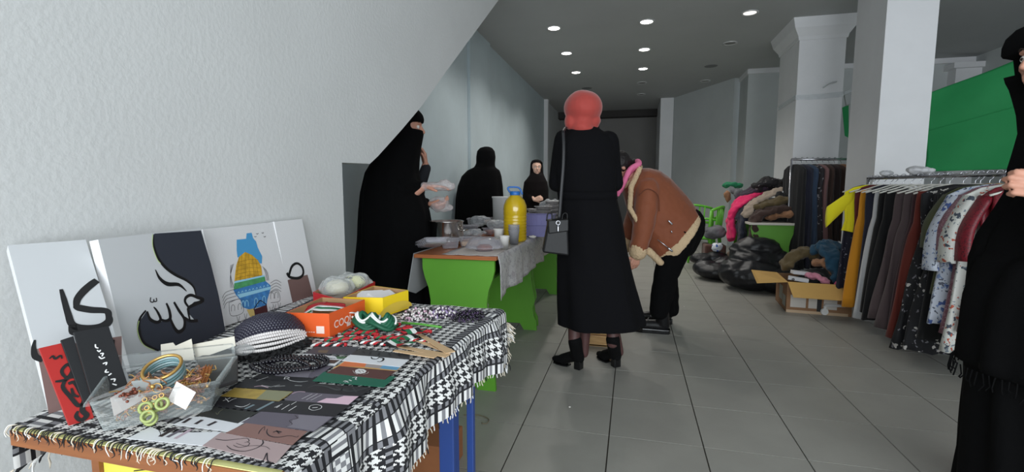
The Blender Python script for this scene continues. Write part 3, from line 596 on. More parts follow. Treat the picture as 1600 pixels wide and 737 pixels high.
# ================================================================== BOXES ON THE TABLE
kraft = mat('kraft inside', (178, 140, 100), .85)
def openbox(top, ztop, zbot, m_, label, name='shoe_box', th=.003):
    Q = [Z(x, y, ztop) for x, y in top]; c = sum(Q, Vector())/len(Q)
    t = thing(name, (c.x, c.y, zbot), label, 'box')
    B = [Vector((q.x, q.y, zbot)) for q in Q]
    MB().prism(B, (0, 0, .002)).build('base', kraft, t)
    for i in range(4):
        j = (i+1) % 4; d = (Q[j]-Q[i]); n = Vector((0, 0, 1)).cross(d).normalized()
        if n.dot(c-Q[i]) < 0: n = -n
        o = MB().quadbox([B[i], B[j], Q[j], Q[i]], n*th).build('side_wall', [m_, kraft], t, fix=True)
        for p in o.data.polygons:
            if p.normal.dot(n) > .8: p.material_index = 1
    return t, Q, B
orange_m = mat('orange card', (226, 92, 36), .5)
t_or, Qo, Bo = openbox([(446, 488), (514, 490), (570, 468), (503, 464)], .815, CZ, orange_m, 'orange shoe box with white logo holding red and green ribbon')
fn = (Qo[1]-Qo[0]).cross(Vector((0, 0, 1))).normalized(); sn = (Qo[2]-Qo[1]).cross(Vector((0, 0, 1))).normalized()
wprint = mat('white print', (240, 215, 205), .6)
def text(s_, size, O, xd, yd, m_, parent, sx=1.0):
    cu = bpy.data.curves.new('lettering', 'FONT'); cu.body = s_; cu.size = size; cu.offset = .0003; ob = bpy.data.objects.new('tmp', cu); S.collection.objects.link(ob)
    me = bpy.data.meshes.new_from_object(ob.evaluated_get(bpy.context.evaluated_depsgraph_get())); bpy.data.objects.remove(ob)
    xd, yd = xd.normalized(), yd.normalized(); nn = xd.cross(yd); M = Matrix((xd*sx, yd, nn)).transposed().to_4x4(); M.translation = O-(ORG[parent.name] if parent else Vector())
    me.transform(M); me.materials.clear(); me.materials.append(m_); me.name = 'lettering'; return link('lettering', me, parent)
xs = (Qo[2]-Qo[1]).normalized(); xf = (Qo[1]-Qo[0]).normalized()
text('COOL', .026, Bo[1]+xs*.016+Vector((0, 0, .018))+sn*.0006, xs, Vector((0, 0, 1)), wprint, t_or, 1.0)
text('26', .012, Bo[1]+xs*.066+Vector((0, 0, .008))+sn*.0006, xs, Vector((0, 0, 1)), wprint, t_or, 1.2) if False else None
m = MB(); A = Bo[1]-xf*.033+fn*.0006+Vector((0, 0, .010)); m.add([A, A+xf*.020, A+xf*.020+Vector((0, 0, .018)), A+Vector((0, 0, .018))], [(0, 1, 2, 3)])
for k in range(12): q = A-xf*(.008+.006*k)+Vector((0, 0, .002)); m.add([q, q+xf*.004, q+xf*.004+Vector((0, 0, .0018)), q+Vector((0, 0, .0018))], [(0, 1, 2, 3)])
A = Bo[1]+xs*.066+sn*.0006+Vector((0, 0, .009)); m.add([A, A+xs*.016, A+xs*.016+Vector((0, 0, .009)), A+Vector((0, 0, .009))], [(0, 1, 2, 3)])
m.build('printed_marks', wprint, t_or, fix=False)
yel_m = mat('yellow card', (240, 205, 30), .5)
t_ye, Qy, By = openbox([(536, 464), (598, 465), (638, 453), (584, 446)], .812, CZ, yel_m, 'yellow shoe box with a finger notch holding white packets')
pw = mat('white packet', (225, 222, 222), .6)
for k, (a, b_) in enumerate(((.3, .5), (.62, .55))):
    c = Qy[0].lerp(Qy[1], a).lerp(Qy[3].lerp(Qy[2], a), b_); o = MB().box((c.x, c.y, .80), (.075, .06, .012), Matrix.Rotation(.5+.5*k, 3, 'Z') @ Matrix.Rotation(.2, 3, 'X')).build('white_packet', pw, org=(c.x, c.y, .79), bevel=.004); tag(o, ['white packet lying on the left in the yellow box', 'white packet lying on the right in the yellow box'][k], 'packet')
m = MB(); c = (By[1]+By[2])/2; ys = (By[2]-By[1]).normalized(); yn = ys.cross(Vector((0, 0, 1))).normalized()
m.add([c+ys*(.07*math.cos(a))+Vector((0, 0, .006+.026*math.sin(a)))+yn*.0006 for a in [PI*q/14 for q in range(15)]], [tuple(range(15))]); m.build('oval_print', mat('gold print light', (222, 190, 70), .5), t_ye, fix=False)
redb = mat('red card', (200, 24, 34), .45)
t_re, Qr, Br = openbox([(489, 456), (531, 468), (586, 440), (545, 430)], .80, CZ, redb, 'red shallow box lid holding two wrapped ornaments')
wrap = clear('clear wrap', (225, 228, 228), .22, .12, .5)
for k, (px, py, col, lab) in enumerate([(527, 446, (198, 192, 165), 'cream ornament in clear wrap, left one in the red lid'), (553, 438, (214, 214, 150), 'pale green ornament with dark spots in clear wrap, right one in the red lid')]):
    c = Z(px, py, .81); t = thing('wrapped_ornament', (c.x, c.y, .762), lab, 'ornament')
    mt = mat('ornament %d' % k, col, .35) if k == 0 else spots('ornament spotted', col, [(30, 35, 30)], 40, .3, .4)
    MB().ball((c.x, c.y, .805), (.038, .032, .024), 16).build('ornament', mt, t, True)
    wm = MB(); wm.ball((c.x, c.y, .803), (.056, .05, .036), 20)
    remeshed(wm, 'wrapping', wrap, t, .005, 1, lambda p: .012*nz(p, 40))
def crumple(name, c, r, m_, label, cat, seed=0, vox=.006, amp=.35, fr_=None, parent=None, group=None):
    mb = MB()
    random.seed(seed+99)
    for k in range(7):
        a = random.uniform(0, 2*PI); q = random.uniform(.1, .55)
        mb.ball((c[0]+r[0]*q*math.cos(a), c[1]+r[1]*q*math.sin(a), c[2]+r[2]*random.uniform(-.25, .3)), [x*random.uniform(.45, .7) for x in r], 12)
    f = fr_ or 1.6/max(r)
    o = remeshed(mb, name, m_, parent, vox, 1, lambda p: max(r)*amp*.3*(abs(nz(p, f, seed))*2-.4)+max(r)*amp*.12*nz(p, f*3.1, seed), org=(c[0], c[1], c[2]-r[2]))
    if label: tag(o, label, cat, group)
    return o
# ribbon in the orange box
flagm = [mat('flag red', (178, 28, 38), .6), mat('flag green', (22, 110, 70), .6), mat('flag white', (228, 228, 225), .6), inkb]
cx = sum(Qo, Vector())/4
def strip(pts, w_, layers, th=.0012):
    """flat ribbon with coloured lengthwise bands, standing/lying along pts"""
    P_ = spl(pts, 5); mb = MB(); n = len(layers)
    for li, col in enumerate(layers):
        mb.cur = col; vs = []
        for i, p in enumerate(P_):
            d = (P_[min(i+1, len(P_)-1)]-P_[max(0, i-1)]).normalized(); q = Vector((0, 0, 1)).cross(d)
            q = q.normalized() if q.length > 1e-4 else Vector((1, 0, 0)); q = (q+Vector((0, 0, .35))).normalized()
            a = -w_/2+w_*li/n; b_ = a+w_/n; vs += [p+q*a, p+q*b_, p+q*b_+Vector((0, 0, th)), p+q*a+Vector((0, 0, th))]
        N = len(P_); fsx = []
        for i in range(N-1):
            for e in range(4): fsx.append((4*i+e, 4*i+(e+1) % 4, 4*i+4+(e+1) % 4, 4*i+4+e))
        fsx += [(0, 1, 2, 3), (4*N-1, 4*N-2, 4*N-3, 4*N-4)]; mb.add(vs, fsx)
    return mb
pts = [cx+Vector(v) for v in ((-.055, -.02, -.022), (-.03, .0, -.006), (.0, -.012, .0), (.025, .01, -.006), (.045, .02, -.012), (.05, .035, -.02))]
o = strip(pts, .04, [2, 1, 2, 0, 0]).build('striped_ribbon', flagm, org=cx-Vector((0, 0, .05)), smooth=True); tag(o, 'red, white and green ribbon folded inside the orange box', 'ribbon')
# rolled green ribbon coil between boxes
cc = Z(583, 503, .775); t = thing('ribbon_coil', (cc.x, cc.y, CZ), 'dark green ribbon with white stripes wound into a loose coil', 'ribbon')
greenr = mat('ribbon green', (14, 84, 58), .55)
gmb = MB(); wmb = MB()
for k in range(5):
    for (a0, sx_, off) in ((.5, .034, -.018), (-.6, .036, .022)):
        e = []; f_ = []
        for j in range(25):
            a = 2*PI*j/24; rr = 1-.13*k; x = off+sx_*rr*math.cos(a+.3*k); y = .026*rr*math.sin(a+.3*k); zz = .006+.004*k+.009*(1+math.sin(a*2+k+a0))
            e.append(cc+Vector((x, y, zz-.018))); f_.append(cc+Vector((x*1.06, y*1.06, zz-.011)))
        gmb.tube(e, .0055, 6)
        if k in (0, 2, 3): wmb.tube(f_[3*k:14+2*k], .0028, 6)
gmb.build('green_band', greenr, t, True, fix=False); wmb.build('white_stripe', flagm[2], t, True, fix=False)
# woven bracelets in red, green, black
random.seed(5)
for k in range(14):
    px = 498+12.5*k; py = 524+10*math.sin(k*2.1)+(6 if k % 2 else -4)-k*.4; c = Z(px, py, TZ+.008)
    ang = random.uniform(-.4, .5); d = Vector((math.cos(ang), math.sin(ang), 0)); n = Vector((-d.y, d.x, 0)); mb = MB()
    for s_ in range(3):
        pp = [c+d*(-.04+.08*i/12)+n*(.004*math.sin(i*1.7+s_*2.1))+Vector((0, 0, .002*math.cos(i*1.7+s_*2.1))) for i in range(13)]; mb.cur = (0, [1, 2, 0][k % 3], [0, 3, 1][k % 3])[s_]; mb.tube(pp, .0031, 6)
    mb.cur = 0; mb.ball(c+d*.042, .005, 8); mb.ball(c-d*.038, .0045, 8); mb.cur = 2; mb.tube([c-d*.04, c-d*.055+n*.003], .001, 5)
    o = mb.build('woven_bracelet', flagm, org=(c.x, c.y, CZ), smooth=True, fix=False); tag(o, 'braided red, green and black cord bracelet, %s from the left before the boxes' % ('first second third fourth fifth sixth seventh eighth ninth tenth eleventh twelfth thirteenth fourteenth'.split()[k]), 'bracelet', 'braided cord bracelets')
# rolled bracelet, green cord
c = Z(637, 517, TZ+.01); mb = MB(); mb.cur = 0
for k in range(3): mb.torus(c+Vector((0, 0, .004*k)), .013-.002*k, .0042, n=20); mb.cur = (3, 0, 0)[k]
o = mb.build('woven_bracelet', flagm, org=(c.x, c.y, CZ), smooth=True, fix=False); tag(o, 'red and black cord bracelet rolled into a ring beside the paper flags', 'bracelet')
pa, pb = Z(628, 504, TZ+.007), Z(690, 511, TZ+.007); o = MB().tube([pa, (pa+pb)/2+Vector((0, 0, .002)), pb], .0032, 8).build('green_pencil', mat('lime cord', (88, 160, 60), .5), org=pa, smooth=True); tag(o, 'thin lime green cord lying straight behind the bracelets', 'cord')
# paper flags on sticks
stick = mat('wooden stick', (205, 172, 132), .7)
for k, (a, b_, f0) in enumerate([((700, 548), (636, 526), (648, 545, 616)), ((700, 556), (622, 541), (640, 540, 610)), ((704, 551), (655, 522), (655, 535, 640)), ((682, 557), (616, 548), (0, 0, 0))]):
    A, B_ = Z(*a, TZ+.008+.002*k), Z(*b_, TZ+.008+.002*k); t = thing('stick_flag', (A.x, A.y, CZ), ['small paper flag on a flat wooden stick, rear of the crossed four', 'small paper flag on a flat wooden stick, nearest the white hook card', 'small paper flag whose stick lies on top of the crossed four', 'bare flat wooden stick lying nearest the charcoal card'][k], 'flag')
    d = (B_-A).normalized(); n = Vector((-d.y, d.x, 0)); mb = MB(); mb.quadbox([A-n*.011, A+n*.011, B_+n*.005, B_-n*.005], (0, 0, .0015)); mb.build('stick', stick, t)
    if k < 3:
        fm = MB()
        for q, col in enumerate((3, 2, 1)):
            fm.cur = col; vs = []
            for i in range(9): 
                s_ = i/8; p = B_-d*.03+d*(.062*s_)+n*(-.012+.012*q)*(1 if k != 1 else -1)+Vector((0, 0, .004+.004*math.sin(s_*6+k))); vs += [p, p+n*.012*(1 if k != 1 else -1)]
            fm.add(vs, [(2*i, 2*i+1, 2*i+3, 2*i+2) for i in range(8)])
        fm.cur = 0; p = B_-d*.012; fm.add([p-n*.012+Vector((0, 0, .006)), p+n*.018+Vector((0, 0, .006)), p+d*.015+n*.003+Vector((0, 0, .006))], [(0, 1, 2)])
        fm.build('flag', flagm, t, fix=False)
# crocheted / beaded tangles by the far edge: beads
def beads(name, label, c, sx, sy, sz, n, r, m_, seed, ang=0, cat='beads'):
    random.seed(seed); mb = MB(); R = rotz(ang)
    for k in range(n):
        a = random.uniform(0, 2*PI); q = math.sqrt(random.random()); h = sz*(1-q*q)*random.random(); p = Vector(c)+R @ Vector((sx*q*math.cos(a), sy*q*math.sin(a), h+r)); mb.cur = random.randrange(len(m_)) if len(m_) > 1 else 0
        mb.ball(p, r*random.uniform(.8, 1.15), 6)
    o = mb.build(name, m_, org=c, smooth=True, fix=False); tag(o, label, cat); return o
pearl = mat('pearl', (222, 216, 214), .25, spec=.6); lilac = mat('lilac bead', (150, 132, 168), .35); plum = mat('plum bead', (62, 46, 74), .35); jet = mat('jet bead', (20, 18, 26), .18, spec=.7); pinkb = mat('pink bead', (205, 165, 185), .4)
def pile(px, py, dz=0): v = Z(px, py, TZ+.004); return v
beads('bead_tangle', 'tangle of white and pink bead strings beside the yellow box', pile(655, 494), .05, .055, .022, 240, .0034, [pearl, pinkb, pearl, jet], 1)
beads('bead_tangle', 'tangle of lilac bead strings in the middle of the far edge', pile(692, 492), .038, .045, .02, 200, .0034, [lilac, plum, pearl], 2)
beads('bead_tangle', 'tangle of shiny black bead strings at the far right', pile(732, 496), .045, .06, .016, 260, .0034, [jet, jet, plum, pearl] if False else [jet, jet, plum], 3)
# beaded purse: dark beads body with a pearl band, on a black ruffle
pc = Z(425, 545, TZ+.004); t = thing('beaded_purse', (pc.x, pc.y, CZ), 'dark beaded purse with a wide white pearl rim lying on black ruffle', 'purse')
darkbead = mat('dark bead', (44, 42, 58), .25, spec=.7)
ax = (Z(478, 505, TZ)-Z(372, 520, TZ)); 
def surf(u, v):  # px-guided dome: u along length 0..1, v from rear bottom (0) to front (1)
    x = 372+(108)*u; top = 508-8*math.sin(PI*u)+(-12)*u; bot = 548-26*u+10*math.sin(PI*u)
    base = Z(x, bot+8, TZ+.012); h = .068*math.sin(PI*min(1, max(0, .08+.9*u)))**.5
    back = base+Vector((-.06, .06, 0)); c = base.lerp(back, 1-v); return c+Vector((0, 0, h*math.sin(PI*(.05+.50*max(0, 1-v)**.7))))
mb = MB(); nu, nv = 22, 13
for i in range(nu):
    for j in range(nv): mb.ball(surf((i+.5*(j % 2))/nu, j/nv*.84), .0050, 6)
mb.build('dark_beads', darkbead, t, True, fix=False)
mb = MB()
for i in range(30):
    for j in range(5): mb.ball(surf((i+.5*(j % 2))/30, .82+j*.05)+Vector((0, 0, .002)), .0037, 6)
mb.build('pearl_rim', pearl, t, True, fix=False)
mb = MB(); vs = []
for i in range(23):
    for j in range(8): vs.append(surf(i/22, j/7)-Vector((0, 0, .004)))
mb.add(vs, [(i*8+j, i*8+j+1, (i+1)*8+j+1, (i+1)*8+j) for i in range(22) for j in range(7)]); mb.build('lining', inkb, t, True, fix=False)
random.seed(3); mb = MB()
for k in range(70):
    u = random.random(); b0 = Z(372+112*u, 560-26*u+10*math.sin(PI*u)+random.uniform(-3, 5), TZ+.006); q = [b0+Vector((random.uniform(-.012, .012), random.uniform(-.012, .012), random.uniform(0, .014))) for _ in range(4)]; mb.tube(spl(q, 3), .0028, 5)
mb.build('ruffle', mat('black ruffle', (18, 18, 20), .9), t, True, fix=False)
# bead strings loops
random.seed(8); t0 = Z(468, 570, TZ+.008)
for k in range(3):
    mb = MB(); 
    for i in range(46):
        a = 2*PI*i/46; px = 462-9*k+46*math.cos(a)-(6 if k == 2 else 0); py = 566+3*k+9*math.sin(a)+1.5*math.sin(3*a+k); c = Z(px, py, TZ+.010+.003*k)
        mb.ball(c, .0042, 6)
        if k == 0: mb.ball(c+Vector((.004, .005, .002)), .0034, 6)
    o = mb.build('bead_string', jet, org=Z(462-9*k, 566, CZ), smooth=True, fix=False); tag(o, ['string of shiny black beads looped in front of the purse, outermost loop', 'string of shiny black beads in front of the purse, middle loop', 'string of shiny black beads in front of the purse, innermost loop'][k], 'necklace')

# ================================================================== CLEAR TRAY WITH EARRINGS
cp = clear('clear plastic', (215, 225, 225), .07, .06)
FL, FR_, BR, BLc = Z(158, 676, CZ), Z(310, 640, CZ), Z(352, 606, CZ), Z(205, 632, CZ)
FL = Vector((-.745, .496, CZ)); FR_ = Vector((-.645, .592, CZ)); BR = Vector((-.70, .68, CZ)); BLc = Vector((-.83, .585, CZ))
cen = (FL+FR_+BR+BLc)/4; t = thing('clear_tray', (cen.x, cen.y, CZ), 'clear plastic clamshell tray full of earrings at the left front', 'tray')
def lp(z, k): return [Vector((cen.x+(q.x-cen.x)*k, cen.y+(q.y-cen.y)*k, CZ+z)) for q in (FL, FR_, BR, BLc)]
def ribd(z, k, n=18, a=.0018):
    L = lp(z, k); out = []
    for i in range(4):
        p, q = L[i], L[(i+1) % 4]; nn = (q-p).cross(Vector((0, 0, 1))).normalized()
        for j in range(n): out.append(p.lerp(q, j/n)+nn*(a if j % 2 else 0))
    return out
mb = MB(); mb.rings([ribd(.0005, .92, a=0), ribd(.002, .96, a=.001), ribd(.050, 1.10), ribd(.052, 1.10, a=0), ribd(.052, 1.18, a=0), ribd(.048, 1.19, a=0)], False); mb.add(ribd(.0006, .92, a=0), [tuple(range(72))])
mb.build('tray_body', cp, t, True, fix=False)
lid = MB(); A, B_ = lp(.053, 1.15)[2], lp(.053, 1.15)[3]; upv = Vector((-.028, .02, -.006))
lid.rings([[A, B_, B_+Vector((0, 0, .003)), A+Vector((0, 0, .003))], [A+upv*.3, B_+upv*.3, B_+upv*.3+Vector((0, 0, .02)), A+upv*.3+Vector((0, 0, .02))], [A+upv, B_+upv, B_+upv+Vector((0, 0, .02)), A+upv+Vector((0, 0, .02))]], False); lid.build('lid', cp, t, fix=False)
gold = mat('gold metal', (212, 170, 100), .3, metal=.8); rose = mat('rose metal', (168, 122, 108), .35, metal=.5); lime = mat('lime enamel', (150, 162, 96), .4); coral = mat('coral bead', (178, 128, 92), .4)
random.seed(21)
def inside(): a, b_ = random.uniform(.1, .9), random.uniform(.1, .9); L = lp(0, .9); return L[0].lerp(L[1], a).lerp(L[3].lerp(L[2], a), b_)
def rdir():
    v = Vector((random.uniform(-1, 1), random.uniform(-1, 1), random.uniform(-1, 1))).normalized(); u_ = v.cross(Vector((.3, .2, .9))).normalized(); return u_, v.cross(u_)
for k in range(5):
    c = [Z(226, 655, CZ+.02), Z(240, 636, CZ+.03), Z(231, 660, CZ+.012), Z(252, 632, CZ+.035), Z(222, 640, CZ+.03)][k]; c = c.lerp(cen+Vector((0, 0, .02)), .12); a, b_ = Vector((.8, .6, 0)), Vector((-.2, .3, .93))
    t2 = thing('hoop_earring', c-Vector((0, 0, .01)), 'lime green oval hoop earring in the clear tray, '+['upper left one', 'upper right one', 'lowest one', 'topmost right one', 'leftmost one'][k], 'earring', 'lime green earrings in the clear tray')
    MB().torus(c, .0078, .0024, a, b_, 18, 6).build('hoop', lime, t2, True, fix=False); MB().torus(c+Vector((0, 0, .013)), .003, .0007, a, b_, 10, 5).build('hook', gold, t2, True, fix=False)
for k in range(44):
    c = inside()+Vector((0, 0, random.uniform(.010, .05))); a, b_ = rdir(); mb = MB(); R_ = random.uniform(.005, .012); mb.torus(c, R_, .0010, a, b_, 16, 5); mb.cur = 0
    if k % 3 == 0: mb.ball(c+a*R_, .004, 8)
    if k % 3 == 1: mb.torus(c-a*R_*1.6, R_*.6, .0008, a, b_, 12, 5)
    o = mb.build('earring', [gold, rose, coral][k % 3], org=c, smooth=True, fix=False); tag(o, 'small %s metal %s jumbled in the clear tray' % (['gold', 'rose gold', 'coral'][k % 3], ['ring earring with bead', 'double ring earring', 'plain ring earring'][k % 3]), 'earring', '%s earrings jumbled in the tray' % ['gold', 'rose gold', 'coral'][k % 3])
mb = MB(); random.seed(4)
for k in range(170):
    c = inside()+Vector((0, 0, random.uniform(.004, .046))); q = [c]
    for j in range(4): q.append(q[-1]+Vector((random.uniform(-.009, .009), random.uniform(-.009, .009), random.uniform(-.004, .006))))
    mb.cur = k % 3; mb.tube(spl(q, 3), .0009, 4)
    if k % 2: mb.ball(c, .0026, 6)
tag(mb.build('chain_tangle', [gold, rose, coral], org=cen, fix=False), 'tangle of fine gold and rose chains heaped in the clear tray', 'chains', kind='stuff')
cardm = mat('earring card', (226, 220, 218), .6)
for k, (P4, lab) in enumerate([(((172, 622), (207, 603), (228, 622), (178, 650)), 'white earring card with bronze leaf studs at the left of the tray'), (((276, 596), (306, 613), (290, 640), (262, 625)), 'white earring card tilted at the right end of the tray'), (((205, 596), (250, 592), (252, 612), (215, 618)), 'grey earring card lying across the back of the tray')]):
    zz = [CZ+.055, CZ+.055, CZ+.03, CZ+.028]; Q = [Z(x, y, z_) for (x, y), z_ in zip(P4, zz)]; t2 = thing('earring_card', Q[0], lab, 'earring card')
    mb = MB(); mb.quadbox(Q, (0, 0, .0006)); mb.build('backing', cardm if k < 2 else mat('grey earring card', (160, 165, 165), .6), t2)
    if k == 0:
        random.seed(2); mb = MB(); c = (Q[0]+Q[1]+Q[2]+Q[3])/4
        for j in range(40): mb.ball(c+Vector((random.uniform(-.012, .014), random.uniform(-.012, .012), random.uniform(.002, .012))), random.uniform(.0018, .003), 6)
        mb.build('beaded_leaf', mat('bronze bead', (120, 62, 45), .35, metal=.3), t2, True, fix=False)
# bangles stacked on the tray
teal = mat('teal bangle', (96, 132, 136), .3, spec=.7); tealw = mat('pale bangle', (140, 165, 168), .3, spec=.7)
bc = at(258, 580, (cen-CAM).dot(FW)+.01)
for k in range(5):
    c = bc+Vector((.002*k-.004, -.002*k, .0056*k-.012)); a = (RT*1+FH*.15).normalized(); b_ = (FH*.75+Vector((0, 0, .42))).normalized(); R_ = .029-.0008*k
    o = MB().torus(c, R_, .0026, a, b_, 36, 8).build('bangle', [teal, tealw, teal, tealw, gold][k], org=c-Vector((0, 0, .03)), smooth=True, fix=False); tag(o, ['teal bangle, lowest of the stack leaning on the tray', 'pale aqua bangle, second from the bottom of the stack', 'teal bangle, middle of the stack on the tray', 'pale aqua bangle, second from the top of the stack', 'gold bangle on top of the stack'][k], 'bangle')
# copper coils at the back of the tray
for k in range(3):
    a_, b_ = Z(308+6*k, 600, CZ+.03), Z(320+5*k, 572, CZ+.05); n_ = 16; pp = [a_.lerp(b_, i/40)+Vector((.0025*math.cos(i*1.6), .002*math.sin(i*1.6), .0025*math.sin(i*1.6))) for i in range(41)]
    o = MB().tube(pp, .0013, 5).build('copper_coil', mat('copper', (190, 128, 80), .3, metal=.8), org=a_, smooth=True, fix=False); tag(o, 'twisted copper chain at the tray rear, %s of three' % ['left', 'middle', 'right'][k], 'chain', 'twisted copper chains')
# white hanging cards & clear packets behind the tray
wc = mat('white tag card', (226, 220, 205), .6)
for k, (P4, lab, nt) in enumerate([(((251, 538), (270, 535), (274, 540), (299, 529), (304, 562), (252, 562)), 'white notched jewellery card behind the tray, left one', 0), (((301, 538), (366, 525), (368, 540), (306, 562)), 'long white jewellery card behind the tray, right one', 0)]):
    d0 = (Z(280, 585, CZ)-CAM).dot(FW)*1.02; Q = [at(x, y, d0+.012*k) for x, y in P4]; o = MB().prism(Q, FH*.001).build('jewellery_card', wc, org=Q[-1]); tag(o, lab, 'jewellery card')
for k, (P4, lab) in enumerate([(((306, 563), (360, 543), (372, 560), (372, 598), (330, 612)), 'black jewellery pouch lying behind the tray on the right'), (((320, 560), (365, 548), (366, 556), (322, 568)), 'x')][:1]):
    Q = [Z(x, y, CZ+.02+.001*i) for i, (x, y) in enumerate(P4)]; o = MB().prism(Q, (0, 0, .006)).build('black_pouch', mat('pouch black', (34, 32, 34), .5), org=Q[-1], bevel=.002); tag(o, lab, 'pouch')
for k, (px, py) in enumerate([(352, 540), (385, 537)]):
    c = Z(px, py+14, CZ+.012); o = crumple('plastic_packet', (c.x, c.y, c.z+.006), (.03, .026, .014), wrap, ['clear crumpled packet behind the long white card', 'clear crumpled packet touching the beaded purse'][k], 'packet', k+5, .004)

c = Z(262, 612, CZ); mb = MB().slab((-.86, 1.60, 0), (-.66, 1.78, .13)); o = mb.build('brown_carton', mat('brown carton', (150, 96, 60), .8, var=.1), org=(-.76, 1.7, 0), bevel=.004); tag(o, 'small brown carton on the floor behind the blue table legs', 'carton')
c = Z(752, 656, .004); o = MB().tube(spl([c+Vector(v) for v in ((-.10, .03, 0), (-.03, .045, 0), (.03, .02, 0), (.035, -.02, 0), (.015, -.03, 0), (.01, -.02, 0))]), .0022, 5).build('thin_wire', mat('thin wire', (120, 108, 88), .6), org=c, smooth=True); tag(o, 'thin curled wire lying on the floor near the front table', 'wire')
# ================================================================== GREEN TABLES
green_m = mat('green board', (92, 156, 44), .5, bump=.04, bscale=12, var=.05, vscale=3)
topw = wood('green table top wood', (176, 104, 58), (150, 84, 44), 1.2)
edge_d = mat('dark edge', (70, 90, 30), .7)
def panel(x0, x1, y, zt, parent, t_=.022):
    """end board with scalloped sides and splayed feet"""
    prof = [(.0, zt), (.0, zt-.06), (.012, zt-.11), (.034, zt-.17), (.045, zt-.24), (.043, zt-.32), (.030, zt-.40), (.014, zt-.47), (.012, zt-.50), (.030, zt-.55), (.022, zt-.62), (.0, zt-.66), (-.004, 0)]
    L = [(x0+a, z) for a, z in prof]; Rr = [(x1-a, z) for a, z in reversed(prof)]
    mid = [(x1-.10, 0), (x1-.13, .05), (x0+.13, .05), (x0+.10, 0)]
    pts = [Vector((x, y, z)) for x, z in L]+[Vector((x, y, z)) for x, z in reversed(mid)]+[Vector((x, y, z)) for x, z in Rr]
    return MB().prism(pts, (0, t_, 0)).build('end_panel', green_m, parent)
def green_table(x0, x1, y0, y1, label, top=None, ang=0):
    t = thing('green_table', ((x0+x1)/2, y0, 0), label, 'table')
    MB().slab((x0, y0, .728), (x1, y1, .748)).build('tabletop', top or topw, t, bevel=.003)
    panel(x0+.035, x1-.02, y0+.035, .728, t); panel(x0+.035, x1-.02, y1-.06, .728, t)
    MB().slab((x0+.05, (y0+y1)/2, .45) if False else (x0+.12, y0+.057, .42), (x0+.14, y1-.06, .728)).build('back_rail', green_m, t)
    MB().slab((x0+.10, y0+.057, .60), (x1-.06, y1-.06, .615)).build('shelf', green_m, t)
    return t
green_table(-1.155, -.685, 2.375, 3.62, 'green table with scalloped end board holding the big yellow bottle')
green_table(-1.165, -.70, 3.66, 4.90, 'green table just behind the bottle table, half hidden by the long coat')
green_table(-1.175, -.71, 4.94, 6.1, 'farthest green table of the food row, almost fully hidden')
# cloths on them
vinyl = spots('printed vinyl', (192, 190, 188), [(165, 158, 160), (150, 148, 152)], 26, .30, .35)
def tablecover(x0, x1, y0, y1, z, dropf, label, m_, seed=0):
    n = 48; mcols = 22; vs = []
    for j in range(n+1):
        y = y0+(y1-y0)*j/n; d = dropf(y)
        row = []
        for i in range(15): x = x0+(x1-x0)*i/14; row.append((x+.004*math.sin(j*.9)*(i == 0), y, z+.0012*math.sin(x*60+y*31)))
        for i in range(1, 10):
            q = i/9; row.append((x1+.012*min(1, i/2)+(.012*math.sin(y*14+seed)+.006*math.sin(y*33))*q, y, z-d*q))
        vs += row
    w_ = 24; me_ = MB().add(vs, [(j*w_+i, j*w_+i+1, (j+1)*w_+i+1, (j+1)*w_+i) for j in range(n) for i in range(w_-1)])
    o = me_.build('table_cover', m_, org=(x0, y0, z), smooth=True, fix=False); tag(o, label, 'tablecloth')
    s_ = o.modifiers.new('thick', 'SOLIDIFY'); s_.thickness = .0015; return o
tablecover(-1.0, -.683, 2.40, 3.64, .7505, lambda y: .235-.03*(y-2.4)/1.2+.012*math.sin(y*9), 'grey-white patterned vinyl cover hanging off the right side of the bottle table', vinyl)
tablecover(-1.16, -.70, 3.66, 6.1, .7505, lambda y: .20, 'patterned vinyl cover on the tables behind the bottle table', vinyl, 2)
o = MB().add([(-1.168, 2.40, .749), (-1.168, 2.75, .749), (-1.20, 2.78, .53), (-1.21, 2.5, .50), (-1.20, 2.38, .54)], [(0, 1, 2, 3, 4)]).build('cloth_corner', mat('pale cloth', (170, 170, 172), .8), org=(-1.17, 2.5, .75)); tag(o, 'pale cloth corner hanging at the left edge of the bottle table', 'cloth'); o.modifiers.new('t', 'SOLIDIFY').thickness = .003
paper = mat('paper', (215, 205, 198), .7)
TT = .7535
o = MB().prism([Z(706, 396, .7525), Z(775, 399, .7525), Z(800, 385, .7525), Z(730, 384, .7525)], (0, 0, .0006)).build('paper_sheet', paper, org=Z(706, 396, .7525)); tag(o, 'creased white paper sheet at the near end of the bottle table', 'paper')
# ---- pot
steel = mat('polished steel', (200, 196, 192), .12, metal=1)
pc = Z(698, 381, TT); px_, py_ = pc.x, pc.y
k = (pc-CAM).dot(FW)/FPX
t = thing('cooking_pot', (px_, py_, TT), 'polished steel cooking pot with side handles at the left of the table', 'pot')
R_ = 26*k
MB().lathe([(R_*.9, 0), (R_*.97, .008), (R_, .03), (R_, 34*k), (R_*1.06, 35.5*k), (R_*1.06, 36.5*k), (R_*.97, 36*k), (R_*.95, .01), (.001, .008)], (px_, py_, TT), 40).build('pot_body', steel, t, True)
for s_ in (-1, 1):
    c = Vector((px_+s_*R_*1.0, py_, TT+22*k)); MB().tube(spl([c+Vector((0, -.03, 0)), c+Vector((s_*.028, -.025, .004)), c+Vector((s_*.028, .025, .004)), c+Vector((0, .03, 0))]), .005, 8).build('handle', steel, t, True)
